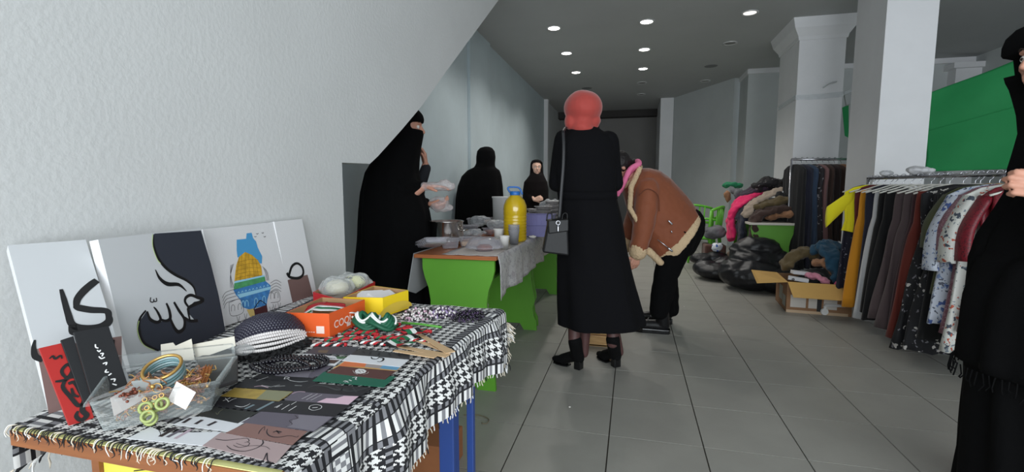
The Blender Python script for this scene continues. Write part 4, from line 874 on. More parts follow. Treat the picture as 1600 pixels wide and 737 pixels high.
# ---- stacked clear trays at the corner
cpl = clear('clear container', (190, 188, 196), .20, .12)
def container(c, sx, sy, h, label, m_=None, ang=0, tilt=0, lidded=False, grp=None, fill=None, name='clear_container', cat='container'):
    t = thing(name, c, label, cat, grp); M = Matrix.Rotation(ang, 3, 'Z') @ Matrix.Rotation(tilt, 3, 'X'); c = Vector(c); mb = MB()
    def rr(z, k, n=5):
        out = []; r = min(sx, sy)*.22*k
        for qx, qy, a0 in ((1, 1, 0), (-1, 1, PI/2), (-1, -1, PI), (1, -1, 1.5*PI)):
            for i in range(n): a = a0+PI/2*i/(n-1); out.append(c+M @ Vector((qx*(sx/2*k-r)+r*math.cos(a), qy*(sy/2*k-r)+r*math.sin(a), z)))
        return out
    mb.rings([rr(.001, .05), rr(.001, .82), rr(.006, .86), rr(h*.9, .97), rr(h, 1.0), rr(h, 1.08), rr(h-.004, 1.09)], False); mb.build('tub', m_ or cpl, t, True, fix=False)
    if lidded: MB().rings([rr(h+.001, 1.08), rr(h+.007, 1.05), rr(h+.012, .9), rr(h+.011, .05)], True).build('lid', m_ or cpl, t, True, fix=False)
    if fill: MB().rings([rr(.004, .8), rr(h*.55, .88), rr(h*.65, .6), rr(h*.62, .05)], True).build('food', fill, t, True, fix=False)
    return t
k = 0
for k in range(6):
    c = Z(672+2.0*k, 390-0*k, TT+.008*k); c.z = TT+.018+.011*k
    container((c.x-.02+.004*k, c.y, c.z), .12, .085, .022, 'thin clear tray in the nested pile at the left table corner, number %s from below' % ['one', 'two', 'three', 'four', 'five', 'six'][k], ang=.45, tilt=-.35, grp='nested clear trays at the table corner')
c = Z(703, 387, TT); container((c.x, c.y, TT), .105, .095, .05, 'clear tub standing on its rim right of the nested trays', ang=.5, lidded=True)
brownf = mat('brown food', (120, 58, 36), .6, var=.3, vscale=50); salad = mat('cream food', (200, 170, 140), .6)
# domed cake container
c = Z(757, 391, TT); t = thing('domed_container', (c.x, c.y, TT), 'round clear domed container with a brown cake at the near end', 'container'); K = (c-CAM).dot(FW)/FPX
MB().lathe([(.001, 0), (.05, 0), (.056, .012), (30*K, .018), (31*K, .022), (28*K, .026)], (c.x, c.y, TT), 32).build('base', cpl, t, True, fix=False)
MB().lathe([(31*K, .022), (29*K, .03), (24*K, .062), (16*K, .075), (.001, .077)], (c.x, c.y, TT), 32).build('dome', cpl, t, True, fix=False)
MB().lathe([(.001, .003), (.042, .003), (.046, .02), (.030, .034), (.001, .036)], (c.x, c.y, TT), 24).build('cake', brownf, t, True)
c = Z(775, 375, TT); crumple('bread_roll', (c.x, c.y, TT+.03), (.05, .04, .028), brownf, 'brown bread heap in clear wrap behind the domed container', 'bread', 3, .006)
c = Z(725, 386, TT); container((c.x+.02, c.y+.06, TT), .13, .10, .05, 'clear tub with salad behind the standing clear tub', ang=.2, lidded=True, fill=salad)
for k, (px, py, sx_, h_, lab) in enumerate([(742, 352, .13, .06, 'clear tub of food left of the white tub, farthest one'), (765, 351, .12, .07, 'clear tub close to the foot of the white tub'), (733, 362, .14, .045, 'low clear tub between the pot and the plastic bags'), (768, 366, .12, .05, 'clear tub with brown food behind the domed container'), (790, 366, .10, .05, 'clear tub half hidden behind the yellow bottle')]):
    c = Z(px, py, TT); container((c.x, c.y, TT), sx_, .10, h_, lab, ang=.3*k, lidded=k % 2 == 0, fill=(brownf if k == 3 else salad) if k % 2 else None)
# paper cups
cupm = mat('paper cup white', (225, 222, 218), .6)
def cup(c, r, h, label, m_=None, grp=None):
    t = thing('paper_cup', c, label, 'cup', grp); MB().lathe([(.001, .002), (r*.74, .002), (r*.75, 0), (r*.97, h-.003), (r*1.04, h), (r*1.05, h-.003), (r*1.0, h-.004), (r*.95, h-.004), (r*.7, .006), (.001, .006)], c, 22).build('cup_body', m_ or cupm, t, True, fix=False); return t
c = Z(788, 389, TT); cup((c.x, c.y, TT), .031, .078, 'white paper cup in front of the big yellow bottle'); 
c = Z(779, 379, TT); cup((c.x, c.y, TT), .032, .09, 'white paper cup left of and behind the nearer white cup')
# clear glasses stacks
glassm = clear('clear cup', (190, 190, 196), .3, .08)
def glasses(px, py, n, lab, r=.034, h=.085, step=.03):
    c = Z(px, py, TT)
    for k in range(n): cup((c.x, c.y, TT+step*k), r, h, lab+(', %s of its nested stack' % ['lowest', 'second', 'third', 'fourth', 'fifth', 'sixth', 'seventh', 'top'][k]), glassm, 'nested clear cups')
glasses(803, 381, 3, 'clear printed cup in front of the yellow bottle', .036, .09, .016)
# 5-litre bottle
c = Z(803, 377, TT); t = thing('juice_bottle', (c.x, c.y+.03, TT), 'big clear bottle of yellow juice with blue cap and handle', 'bottle'); K = (c-CAM).dot(FW)/FPX; c = Vector((c.x, c.y+.03, TT)); Rb = 18.2*K*1.02
juice = mat('yellow juice', (206, 172, 30), .15, spec=.6, coat=.4); H_ = 81*K
prof = [(.001, 0), (Rb*.9, 0), (Rb, .012)]
for i in range(8): z = .02+i*(44*K-.02)/8; prof += [(Rb, z), (Rb*.965, z+.004), (Rb, z+.010)]
prof += [(Rb, 50*K), (Rb*.97, 56*K), (Rb*.8, 64*K), (Rb*.5, 70*K), (Rb*.36, 72*K), (Rb*.34, 74*K)]
MB().lathe(prof, c, 30).build('bottle_body', juice, t, True)
blu = mat('blue cap', (40, 110, 190), .4)
MB().lathe([(Rb*.42, 72*K), (Rb*.44, 73*K), (Rb*.44, 77*K), (Rb*.38, 78*K), (.001, 78*K)], c, 20).build('cap', blu, t, True)
cc2 = c+Vector((0, 0, 76*K)); MB().tube(spl([cc2+RT*(-Rb*.42), cc2+RT*(-Rb*.6)+Vector((0, 0, 7*K)), cc2+RT*(-Rb*.2)+Vector((0, 0, 8.5*K)), cc2+RT*(Rb*.35)+Vector((0, 0, 7*K)), cc2+RT*(Rb*.62)+Vector((0, 0, -3*K))]), .006, 8).build('handle', blu, t, True)
# white bucket / roll
c = Z(786, 353, TT); K = (c-CAM).dot(FW)/FPX; t = thing('white_tub', (c.x, c.y, TT), 'tall white plastic tub behind the yellow bottle', 'tub'); MB().lathe([(.001, 0), (15*K, 0), (16.5*K, 43*K), (17.5*K, 44*K), (17*K, 46*K), (15.5*K, 45*K), (15*K, 30*K), (.001, 28*K)], (c.x, c.y, TT), 28).build('tub_body', mat('white plastic', (205, 205, 205), .4), t, True)
# bags
bagm = clear('plastic bag', (205, 208, 212), .30, .18, .8)
for k, (px, py, rx, rz_, lab) in enumerate([(748, 358, .12, .065, 'crumpled clear plastic bag left of the white tub'), (735, 371, .10, .03, 'flat pale plastic bag between the pot and the domed container'), (775, 362, .10, .05, 'crumpled plastic bag close behind the yellow bottle'), (724, 372, .05, .025, 'grey plastic bag end just right of the pot')]):
    c = Z(px, py, TT); crumple('plastic_bag', (c.x, c.y+.05, TT+rz_), (rx, .08, rz_), bagm, lab, 'bag', k+11, .010)
# purple basket
pur = clear('lilac plastic', (150, 148, 205), .78, .3)
c = Z(836, 370, TT); ang = .05
def basket(c, sx, sy, h, label):
    t = thing('lilac_basket', c, label, 'basket'); c = Vector(c); mb = MB()
    for (x, y, a, b_) in ((0, -sy/2, sx, .004), (0, sy/2, sx, .004), (-sx/2, 0, .004, sy), (sx/2, 0, .004, sy)): mb.box(c+Vector((x, y, h/2)), (a+.004, b_, h))
    mb.box(c+Vector((0, 0, .003)), (sx, sy, .004)); mb.build('basket_body', pur, t)
    rm = MB(); 
    for (x, y, a, b_) in ((0, -sy/2, sx+.02, .014), (0, sy/2, sx+.02, .014), (-sx/2, 0, .014, sy), (sx/2, 0, .014, sy)): rm.box(c+Vector((x, y, h)), (a, b_, .008))
    rm.build('rim', pur, t)
    for i in range(7):
        x = -sx/2+sx*(i+.5)/7; MB().box(c+Vector((x, -sy/2-.003, h*.5)), (.006, .004, h*.8)).build('rib', pur, t)
    return t
basket((c.x-.0, c.y+.10, TT), .21, .16, .075, 'lower lilac plastic basket right of the yellow bottle'); basket((c.x+.005, c.y+.11, TT+.080), .215, .16, .075, 'upper lilac plastic basket stacked on the lower one')
c = Z(833, 372, TT); crumple('tissue', (c.x, c.y-.02, TT+.012), (.03, .02, .012), mat('tissue', (225, 222, 218), .9), 'small crumpled white tissue in front of the lilac baskets', 'tissue', 4, .005)
# stacks of foil/clear containers further back
foil = mat('foil tub', (150, 148, 150), .3, metal=.55, var=.2, vscale=60)
for s_, (x, y, n, lab) in enumerate([(-.93, 4.25, 3, 'short front'), (-.80, 4.35, 5, 'tall middle'), (-.93, 4.6, 4, 'left rear'), (-.78, 4.75, 6, 'right rear')]):
    for k in range(n): container((x, y, TT+.037*k), .15, .11, .034, 'shiny food tub in the %s stack behind the baskets, %s from below' % (lab, ['first', 'second', 'third', 'fourth', 'fifth', 'sixth'][k]), foil, ang=.1*k-.1*s_, grp='stacked food tubs', name='food_tub', cat='food tub')
c = Vector((-.80, 5.0, TT)); crumple('plastic_bag', (c.x, c.y, TT+.12), (.14, .1, .12), bagm, 'clear plastic bag bulging behind the tallest stack of food tubs', 'bag', 31, .012)
# small wooden box behind the coat's hem
c = Z(935, 541, 0); t = thing('wooden_crate', (c.x+.01, c.y+.09, 0), 'low pale wooden crate on the floor between the two shoppers', 'crate'); pine = wood('pine', (205, 165, 112), (180, 138, 88), 2)
for (x, y, a, b_) in ((0, 0, .24, .012), (0, .16, .24, .012)):
    MB().slab((c.x+x-a/2, c.y+y, 0), (c.x+x+a/2, c.y+y+b_, .075)).build('side_board', pine, t)
    MB().slab((c.x+x-a/2, c.y+y-.001, .085), (c.x+x+a/2, c.y+y+b_, .12)).build('side_board', pine, t)
for x in (-.12, .12): MB().slab((c.x+x-.008, c.y-.004, 0), (c.x+x+.008, c.y+.176, .12)).build('end_board', pine, t)
MB().slab((c.x-.12, c.y, .004), (c.x+.12, c.y+.17, .012)).build('bottom', pine, t)

# ================================================================== BACK RIGHT: chairs, clothes table, bags, box
gch = mat('green plastic', (98, 180, 50), .45)
def plastic_chair(loc, ang, label, dz=0):
    t = thing('plastic_chair', (loc[0], loc[1], dz), label, 'chair', None); M = rotz(ang); L = Vector((loc[0], loc[1], dz)); P_ = lambda x, y, z: L+M @ Vector((x, y, z))
    sb = MB(); sb.rings([[P_(x*k, y*k, z) for x, y in ((-.22, -.21), (.0, -.23), (.22, -.21), (.24, 0), (.21, .2), (0, .21), (-.21, .2), (-.24, 0))] for z, k in ((.405, .9), (.42, 1), (.435, .98), (.43, .8))], True); sb.build('seat', gch, t, False)
    for sx_, sy_ in ((-1, -1), (1, -1), (-1, 1), (1, 1)): MB().tube([P_(sx_*.20, sy_*.19, .42), P_(sx_*.245, sy_*.24, 0)], [.026, .017], 6).build('leg', gch, t)
    # back: curved top rail, side posts and slats
    tops = [P_(-.23+.46*i/12, .20+.07*math.sin(PI*i/12), .80+.045*math.sin(PI*i/12)) for i in range(13)]
    MB().tube(tops, .028, 8, True, .6).build('top_rail', gch, t, True)
    for s_ in (-1, 1): MB().tube([P_(s_*.23, .20, .80), P_(s_*.24, .19, .62), P_(s_*.23, .17, .42)], .022, 6).build('back_post', gch, t, True)
    for i in range(5): x = -.14+.07*i; MB().tube([P_(x, .255, .82), P_(x*.9, .235, .6), P_(x*.85, .2, .43)], .030, 8, True, .35).build('back_slat', gch, t, True)
    for s_ in (-1, 1): MB().tube([P_(s_*.24, .17, .64), P_(s_*.27, 0, .66), P_(s_*.25, -.2, .62), P_(s_*.23, -.2, .42)], .018, 6).build('armrest', gch, t, True)
    return t
plastic_chair((.93, 7.05), -2.0, 'green plastic garden chair in front, at the end of the clothes table'); plastic_chair((.97, 7.75), PI-.3, 'green plastic garden chair behind the first, only its back showing')
cth = lambda n, c, **k: mat('cloth '+n, c, .9, bump=.2, bscale=25, sheen=.1, **k)
greyc = cth('grey', (100, 100, 104)); brn = cth('brown box', (92, 62, 54))
crumple('grey_sweater', (1.06, 6.75, .50), (.15, .17, .13), greyc, 'grey sweater bundle beside the green chair, left of the clothes table', 'sweater', 6, .015)
o = MB().slab((.93, 6.6, 0), (1.19, 6.9, .36)).build('brown_carton', brn, org=(1.06, 6.75, 0), bevel=.02); tag(o, 'dark brown carton under the grey sweater bundle', 'carton')
# clothes table
CT = thing('clothes_table', (1.53, 6.4, 0), 'green table buried under heaped clothes near the column', 'table')
MB().slab((1.29, 5.88, .685), (1.77, 7.1, .71)).build('tabletop', mat('cream edge', (205, 200, 190), .6), CT, bevel=.003); panel(1.315, 1.76, 5.91, .685, CT); panel(1.315, 1.76, 7.03, .685, CT)
MB().slab((1.42, 5.93, .35), (1.44, 7.03, .685)).build('back_rail', green_m, CT)
def drape(name, pts, wid, thick, m_, label, cat, seed=0, vox=.014, amp=.02):
    """a garment lying over the heap: path of its centre line with widths"""
    mb = MB(); P_ = spl(pts, 4); n = len(P_)
    for i in range(n-1):
        w0 = wid[0]+(wid[1]-wid[0])*i/n
        d = (P_[i+1]-P_[i]).normalized(); s_ = d.cross(Vector((0, 0, 1)))
        s_ = s_.normalized() if s_.length > .2 else Vector((0, 1, 0)); u_ = s_.cross(d)
        e = []
        for q in (P_[i], P_[i+1]): e.append([q+s_*(math.cos(a)*w0/2)+u_*(math.sin(a)*thick/2*(1+.3*math.sin(a*3+i))) for a in [2*PI*j/14 for j in range(14)]])
        mb.rings(e, True)
    mb.ball(P_[0], thick*.6, 10); mb.ball(P_[-1], thick*.5, 10)
    f = 1.2/wid[0]*.6
    o = remeshed(mb, name, m_, None, vox, 3, lambda p: amp*nz(p, f*4, seed)+amp*.5*nz(p, f*10, seed), org=P_[0]); tag(o, label, cat, None); return o
hot = cth('hot pink', (226, 38, 100)); beige = cth('beige', (165, 148, 132)); dbr = cth('dark brown', (62, 44, 38)); blkc = cth('black', (15, 15, 17)); dpur = cth('dark purple', (52, 36, 52)); oliv = cth('olive', (88, 74, 46)); navy = cth('navy', (28, 30, 46)); tealc = cth('teal', (24, 66, 90)); whitec = cth('white', (200, 200, 202)); mauve = cth('mauve', (120, 84, 90)); tan = cth('tan', (150, 108, 78)); maroon = cth('maroon', (92, 30, 30))
V = Vector
crumple('clothes_heap', (1.52, 6.5, .82), (.30, .50, .15), blkc, 'black clothes forming the base of the heap on the green table', 'clothes', 9, .02)
drape('pink_jacket', [(1.22, 6.45, .48), (1.20, 6.45, .72), (1.28, 6.45, .90), (1.45, 6.55, 1.0), (1.56, 6.6, 1.03)], (.30, .22), .09, hot, 'hot pink jacket hanging over the left end of the clothes heap', 'jacket', 1)
drape('dark_jacket', [(1.30, 6.22, .36), (1.27, 6.22, .66), (1.34, 6.25, .84), (1.5, 6.3, .98)], (.26, .24), .08, navy, 'dark navy garment hanging down just right of the pink jacket', 'jacket', 2)
drape('beige_sweater', [(1.30, 6.1, .78), (1.36, 6.15, .90), (1.50, 6.2, .99), (1.68, 6.25, 1.07), (1.78, 6.3, 1.08)], (.14, .16), .07, beige, 'beige sweater sleeve lying across the clothes heap', 'sweater', 3)
drape('brown_coat', [(1.37, 5.99, .52), (1.36, 5.99, .72), (1.45, 6.02, .81), (1.62, 6.06, .86), (1.82, 6.1, .87)], (.18, .22), .10, dbr, 'dark brown coat at the front of the heap, sleeve hanging down', 'coat', 4)
drape('brown_skirt', [(1.42, 6.1, .88), (1.58, 6.12, .93), (1.75, 6.12, .97), (1.85, 6.12, .90)], (.22, .2), .09, oliv, 'olive brown garment above the dark brown coat', 'clothes', 5)
drape('brown_trousers', [(1.52, 6.05, .77), (1.68, 6.0, .80), (1.84, 5.98, .80)], (.14, .12), .07, tan, 'tan brown folded trousers at the right of the heap front', 'trousers', 6)
drape('purple_coat', [(1.32, 6.6, .98), (1.46, 6.6, 1.06), (1.62, 6.6, 1.10), (1.74, 6.6, 1.06)], (.26, .24), .10, dpur, 'dark purple coat on top of the heap behind the pink jacket', 'coat', 7)
drape('black_scarf', [(1.50, 6.55, 1.10), (1.60, 6.5, 1.17), (1.70, 6.5, 1.15), (1.78, 6.5, 1.10)], (.2, .2), .12, spots('black printed', (28, 26, 28), [(130, 125, 125)], 22, .22), 'black printed scarf crowning the heap beside the column', 'scarf', 8)
drape('black_scarf', [(1.70, 6.40, 1.06), (1.79, 6.42, 1.19), (1.87, 6.45, 1.23)], (.1, .1), .09, blkc, 'black rolled scarf peak at the top right of the heap', 'scarf', 9)
drape('white_shirt', [(1.70, 6.2, 1.05), (1.78, 6.2, 1.06), (1.86, 6.2, 1.03)], (.1, .1), .05, whitec, 'small white shirt corner on the right of the heap', 'shirt', 10)
drape('black_sweater', [(1.66, 6.15, 1.0), (1.80, 6.15, 1.0), (1.90, 6.1, .9)], (.16, .18), .1, blkc, 'black sweater at the right end of the heap by the rack', 'sweater', 12)
gcap = cth('green bag', (30, 120, 80)); drape('green_bag', [(1.22, 7.1, 1.13), (1.30, 7.1, 1.15), (1.42, 7.1, 1.13)], (.16, .14), .06, gcap, 'small green cloth bag on the far left of the heap', 'bag', 11)
crumple('grey_bundle', (1.36, 7.0, 1.03), (.10, .10, .09), greyc, 'grey bundle with pale print under the small green bag', 'bundle', 15, .014); crumple('brown_doll_bag', (1.24, 7.0, .98), (.05, .05, .10), tan, 'small tan bundle at the far left of the heap', 'bundle', 16, .012)
# garbage bags
gbag = mat('black bin bag', (20, 20, 23), .42, spec=.4, bump=.5, bscale=14)
def binbag(name, balls, label, seed, amp):
    mb = MB()
    for c, r in balls: mb.ball(c, r, 16)
    def dsp(p):
        a = 1-abs(nz(p, 3.2, seed))*2; b_ = 1-abs(nz(V((p.x*1, p.y, p.z*2.2)), 7, seed+4))*2; return amp*(a*.45+b_*.35)*min(1, max(.1, p.z*4))
    o = remeshed(mb, name, gbag, None, .014, 1, dsp, org=balls[0][0]);
    for v in o.data.vertices:
        wz = v.co.z+balls[0][0][2]
        if wz < .006: v.co.z = .006-balls[0][0][2]
    tag(o, label, 'bin bag'); return o
binbag('bin_bag', [((1.30, 5.55, .16), (.30, .22, .16)), ((1.15, 5.62, .17), (.20, .24, .15)), ((1.48, 5.5, .13), (.20, .2, .13)), ((1.32, 5.7, .30), (.26, .22, .16)), ((1.22, 5.75, .38), (.16, .14, .12)), ((1.50, 5.72, .27), (.22, .2, .15)), ((1.34, 5.74, .42), (.24, .18, .13)), ((1.62, 5.62, .14), (.16, .16, .13))], 'big full black bin bag on the floor before the green clothes table', 1, .045)
binbag('bin_bag', [((1.02, 6.1, .10), (.26, .2, .10)), ((.90, 6.15, .12), (.16, .16, .10)), ((1.12, 6.2, .15), (.18, .18, .11)), ((.88, 6.3, .22), (.16, .12, .07)), ((1.02, 6.3, .24), (.14, .12, .06))], 'smaller slumped black bin bag left of the big one', 6, .035)
sb = Z(1120, 395, .20)
o = crumple('white_bag', (1.02, 6.28, .37), (.09, .05, .07), spots('white blue print', (215, 218, 222), [(60, 90, 160)], 18, .3), 'white shopping bag with blue print on top of the smaller bin bag', 'bag', 8, .012)
crumple('tan_cloth', (1.17, 6.18, .30), (.08, .06, .05), cth('dull tan', (112, 96, 82)), 'dull tan cloth between the two bin bags', 'cloth', 19, .012)
# carton with open flaps
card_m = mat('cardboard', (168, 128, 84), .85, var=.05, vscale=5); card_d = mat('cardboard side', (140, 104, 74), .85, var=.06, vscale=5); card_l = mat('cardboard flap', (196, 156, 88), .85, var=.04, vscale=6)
A, B_ = V((1.356, 4.653, 0)), V((1.85, 4.60, 0)); D_ = V((1.40, 5.15, 0)); C_ = B_+(D_-A); HB = .27
t = thing('open_carton', (1.6, 4.9, 0), 'open cardboard carton with folded-out flaps and clothes inside', 'carton'); up_ = V((0, 0, HB))
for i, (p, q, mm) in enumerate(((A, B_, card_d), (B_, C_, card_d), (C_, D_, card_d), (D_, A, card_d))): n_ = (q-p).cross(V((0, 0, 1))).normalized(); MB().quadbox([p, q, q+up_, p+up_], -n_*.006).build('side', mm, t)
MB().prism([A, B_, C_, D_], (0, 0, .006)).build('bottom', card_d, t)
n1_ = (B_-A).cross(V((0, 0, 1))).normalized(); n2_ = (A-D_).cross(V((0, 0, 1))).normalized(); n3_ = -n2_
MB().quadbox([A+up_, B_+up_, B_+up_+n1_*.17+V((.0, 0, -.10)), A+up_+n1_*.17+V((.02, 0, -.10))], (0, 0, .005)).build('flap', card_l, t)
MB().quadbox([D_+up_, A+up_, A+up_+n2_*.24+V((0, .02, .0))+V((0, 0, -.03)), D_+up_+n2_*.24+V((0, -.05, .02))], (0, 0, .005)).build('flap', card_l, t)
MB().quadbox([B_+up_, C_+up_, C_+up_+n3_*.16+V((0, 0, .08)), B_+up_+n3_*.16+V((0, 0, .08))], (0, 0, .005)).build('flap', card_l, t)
lbl = mat('carton label', (190, 184, 176), .7); e = (B_-A).normalized()
for a, w_, z0, h_ in ((.03, .12, .05, .11), (.17, .07, .05, .11), (.285, .10, .05, .11)): p = A+e*a+n1_*.002+V((0, 0, z0)); MB().quadbox([p, p+e*w_, p+e*w_+V((0, 0, h_)), p+V((0, 0, h_))], n1_*.001).build('label', lbl, t)
p = A+e*.235+n1_*.002+V((0, 0, .01)); MB().quadbox([p, p+e*.035, p+e*.035+V((0, 0, .2)), p+V((0, 0, .2))], n1_*.0012).build('black_print', inkb, t)
e2 = (A-D_).normalized()
for a, w_, z0, h_ in ((.18, .14, .07, .13), (.34, .12, .04, .10)): p = D_+e2*a+n2_*.002+V((0, 0, z0)); MB().quadbox([p, p+e2*w_, p+e2*w_+V((0, 0, h_)), p+V((0, 0, h_))], n2_*.001).build('label', mat('carton label side', (150, 150, 140), .7), t)
tapem = mat('packing tape', (186, 160, 130), .3); p = A+V((0, 0, 0)); MB().quadbox([p+n1_*.003+e*0, p+e*.47+n1_*.003, p+e*.47+n1_*.003+V((0, 0, .025)), p+n1_*.003+V((0, 0, .025))], n1_*.0008).build('tape', tapem, t)
crumple('clothes_heap', (1.62, 4.92, .25), (.22, .22, .12), blkc, 'black clothes filling the open carton', 'clothes', 22, .014)
drape('olive_jacket', [(1.44, 5.02, .36), (1.52, 5.05, .46), (1.64, 5.1, .50), (1.70, 5.1, .44)], (.18, .2), .08, oliv, 'olive jacket heaped at the back left of the open carton', 'jacket', 13)
drape('teal_jacket', [(1.78, 4.74, .30), (1.76, 4.78, .46), (1.72, 4.9, .56), (1.84, 5.02, .54), (1.98, 5.1, .46)], (.16, .2), .09, tealc, 'dark teal jacket spilling over the back right of the carton', 'jacket', 14)
drape('teal_trousers', [(1.66, 4.98, .52), (1.76, 5.0, .59), (1.90, 5.06, .55)], (.12, .14), .07, tealc, 'teal trousers lying above the teal jacket', 'trousers', 15)
drape('tan_bag', [(1.63, 4.86, .42), (1.70, 4.84, .43), (1.76, 4.8, .36)], (.1, .1), .06, tan, 'tan cloth fold in the middle of the carton', 'cloth', 16)
drape('pink_cloth', [(1.55, 4.76, .32), (1.62, 4.72, .31), (1.68, 4.68, .28)], (.1, .08), .05, cth('pale pink', (200, 130, 150)), 'pale pink cloth at the front edge of the carton', 'cloth', 17)
drape('pink_cloth', [(1.76, 4.68, .27), (1.84, 4.67, .30), (1.88, 4.68, .26)], (.1, .08), .06, cth('rose', (190, 70, 110)), 'rose pink cloth at the front right corner of the carton', 'cloth', 18)
whbox = mat('white box', (205, 205, 208), .5)
for k, (x, y, z, a, s3, lab) in enumerate([(1.50, 4.80, .335, .1, (.15, .07, .03), 'small white box on the clothes, rear one in the carton'), (1.46, 4.72, .29, -.3, (.16, .06, .03), 'small white box with round hole at the carton front')]):
    o = MB().box((x, y, z), s3, rotz(a) @ Matrix.Rotation(.1, 3, 'Y')).build('small_box', whbox, org=(x, y, z-.02), bevel=.003); tag(o, lab, 'box')
    if k: MB().torus((x-.05, y-.031, z), .008, .003, V((1, 0, 0)), V((0, 0, 1))).build('hole_ring', inkb, o)

# ================================================================== RACKS
chrome = mat('chrome', (185, 185, 190), .2, metal=.9); whp = mat('white plastic hanger', (210, 208, 200), .4)
def rack(x, y0, y1, zb, label, x2=None):
    x2 = x if x2 is None else x2; t = thing('clothes_rack', ((x+x2)/2, (y0+y1)/2, 0), label, 'clothes rack')
    MB().tube([(x, y0, zb), (x2, y1, zb)], .014, 12).build('rail', chrome, t, True)
    for (xx, yy) in ((x, y0), (x2, y1)):
        MB().tube([(xx, yy, .08), (xx, yy, zb)], .012, 10).build('post', chrome, t, True)
        d = V((x2-x, y1-y0, 0)).normalized(); n_ = V((-d.y, d.x, 0))*.26; f_ = MB().tube([V((xx, yy, .09))-n_, V((xx, yy, .09))+n_], .014, 8).build('foot', mat('rack foot', (200, 200, 200), .4), t, True)
        for s_ in (-1, 1):
            c = V((xx, yy, .032))+n_*s_; a, _ = frame(n_); m_ = MB().lathe([(.001, -.012), (.028, -.012), (.032, 0), (.028, .012), (.001, .012)], c, 16, R=Matrix((V((0, 0, 1)), n_.normalized(), V((0, 0, 1)).cross(n_.normalized()))).transposed()); m_.box(c+V((0, 0, .03)), (.02, .02, .04)); m_.build('caster', mat('caster', (215, 215, 212), .4), f_, False)
    return t
RZ = 1.185
rack(1.985, 2.45, 4.62, RZ, 'chrome clothes rack running along the right, crowded with garments', 1.905)
def rx_(y): return 1.985+(1.905-1.985)*(y-2.45)/2.17
gi = 0
def garment(y, L, m_, label, cat, kind='dress', wtop=.36, wbot=.5, thick=.05, sleeve=0, zt=None, seed=0, x=None, ang=0, vox=.012, folds=7, hanger=whp, amp=.012, name=None):
    """garment hanging on a rail, its plane across the rail"""
    global gi; gi += 1; xx = rx_(y) if x is None else x; zt = RZ if zt is None else zt
    M = rotz(ang); O = V((xx, y, zt)); P_ = lambda a, b_, c: O+M @ V((a, b_, c))
    t = thing(name or cat.replace(' ', '_'), (xx, y, max(.02, zt-L)), label, cat)
    hk = [P_(0, 0, -.06), P_(0, 0, -.035), P_(.012, 0, -.022), P_(.02, 0, 0), P_(.008, 0, .02), P_(-.012, 0, .018), P_(-.018, 0, .004)]
    MB().tube(spl(hk, 3), .0025, 6).build('hanger_hook', chrome, t, True, fix=False)
    MB().tube(spl([P_(-.19, 0, -.115), P_(-.1, 0, -.085), P_(0, 0, -.055), P_(.1, 0, -.085), P_(.19, 0, -.115)], 3), .006, 6, True).build('hanger_bar', hanger, t, True, fix=False)
    R_ = []; n = 40
    if kind == 'dress': prof = [(-.055, .05, .5), (-.075, wtop*.34, .7), (-.115, wtop*.5, .8), (-.20, wtop*.5, 1), (-.35, wtop*.47, 1)]
    elif kind == 'pants': prof = [(-.09, .03, .5), (-.10, wtop*.42, .8), (-.16, wtop*.44, .9), (-.3, wtop*.45, 1)]
    nn = 9; z_last = prof[-1][0]
    for i in range(1, nn+1): q = i/nn; prof.append((z_last+(-L-z_last)*q, wtop*.47+(wbot/2-wtop*.47)*q, 1+.5*q))
    for i, (z, w_, th) in enumerate(prof):
        ring = []; fa = amp*min(1, i/5)
        for j in range(n):
            a = 2*PI*j/n; c_, s_ = math.cos(a), math.sin(a); x_ = w_*math.copysign(abs(c_)**.8, c_); y_ = thick*.5*th*math.copysign(abs(s_)**.7, s_)
            y_ += fa*math.sin(x_*folds*12+seed+i*.12)*1.0; ring.append(P_(x_, y_, z+(.008*math.sin(x_*30+seed) if i == len(prof)-1 else 0)))
        R_.append(ring)
    MB().rings(R_, True).build('fabric', m_, t, True)
    if sleeve:
        for s_ in (-1, 1):
            a0 = P_(s_*wtop*.44, 0, -.125); a1 = P_(s_*(wtop*.5+.05), 0, -.125-sleeve*.5); a2 = P_(s_*(wtop*.5+.06), .01*s_, -.125-sleeve)
            if sleeve < .2: MB().rings([[P_(s_*(wtop*.30+q*.20), (.022+.01*q)*math.sin(a_), -.125-q*(.10+sleeve)+(.055+.035*q)*math.cos(a_)) for a_ in [2*PI*j/18 for j in range(18)]] for q in (0, .25, .5, .75, 1)], True).build('sleeve', m_, t, True)
            else: MB().tube(spl([a0, a1, a2], 4), [.05+.012*i/8 for i in range(9)], 14, True, .5).build('sleeve', m_, t, True)
    return t
F = spots
yel = cth('bright yellow', (236, 224, 30)); mus = cth('mustard', (208, 138, 26)); gbr = cth('grey brown', (86, 72, 74)); rust = cth('rust', (108, 42, 32)); red = cth('dark red', (120, 20, 26)); whd = whitec
flor = F('black floral', (22, 22, 26), [(190, 185, 180), (120, 118, 125)], 20, .2); navd = F('navy dots', (24, 26, 44), [(150, 150, 165)], 26, .18)
lbf = F('light blue floral', (196, 202, 214), [(70, 92, 150), (120, 140, 180), (90, 95, 110)], 22, .27); whf = F('white floral', (206, 206, 200), [(70, 78, 90), (180, 90, 70), (120, 130, 140)], 20, .24); glit = F('mauve glitter', (128, 84, 96), [(180, 150, 160)], 60, .3, .4); redl = F('red lace', (118, 18, 34), [(60, 10, 18)], 60, .35, .5); dolive = cth('dark olive', (62, 66, 36))
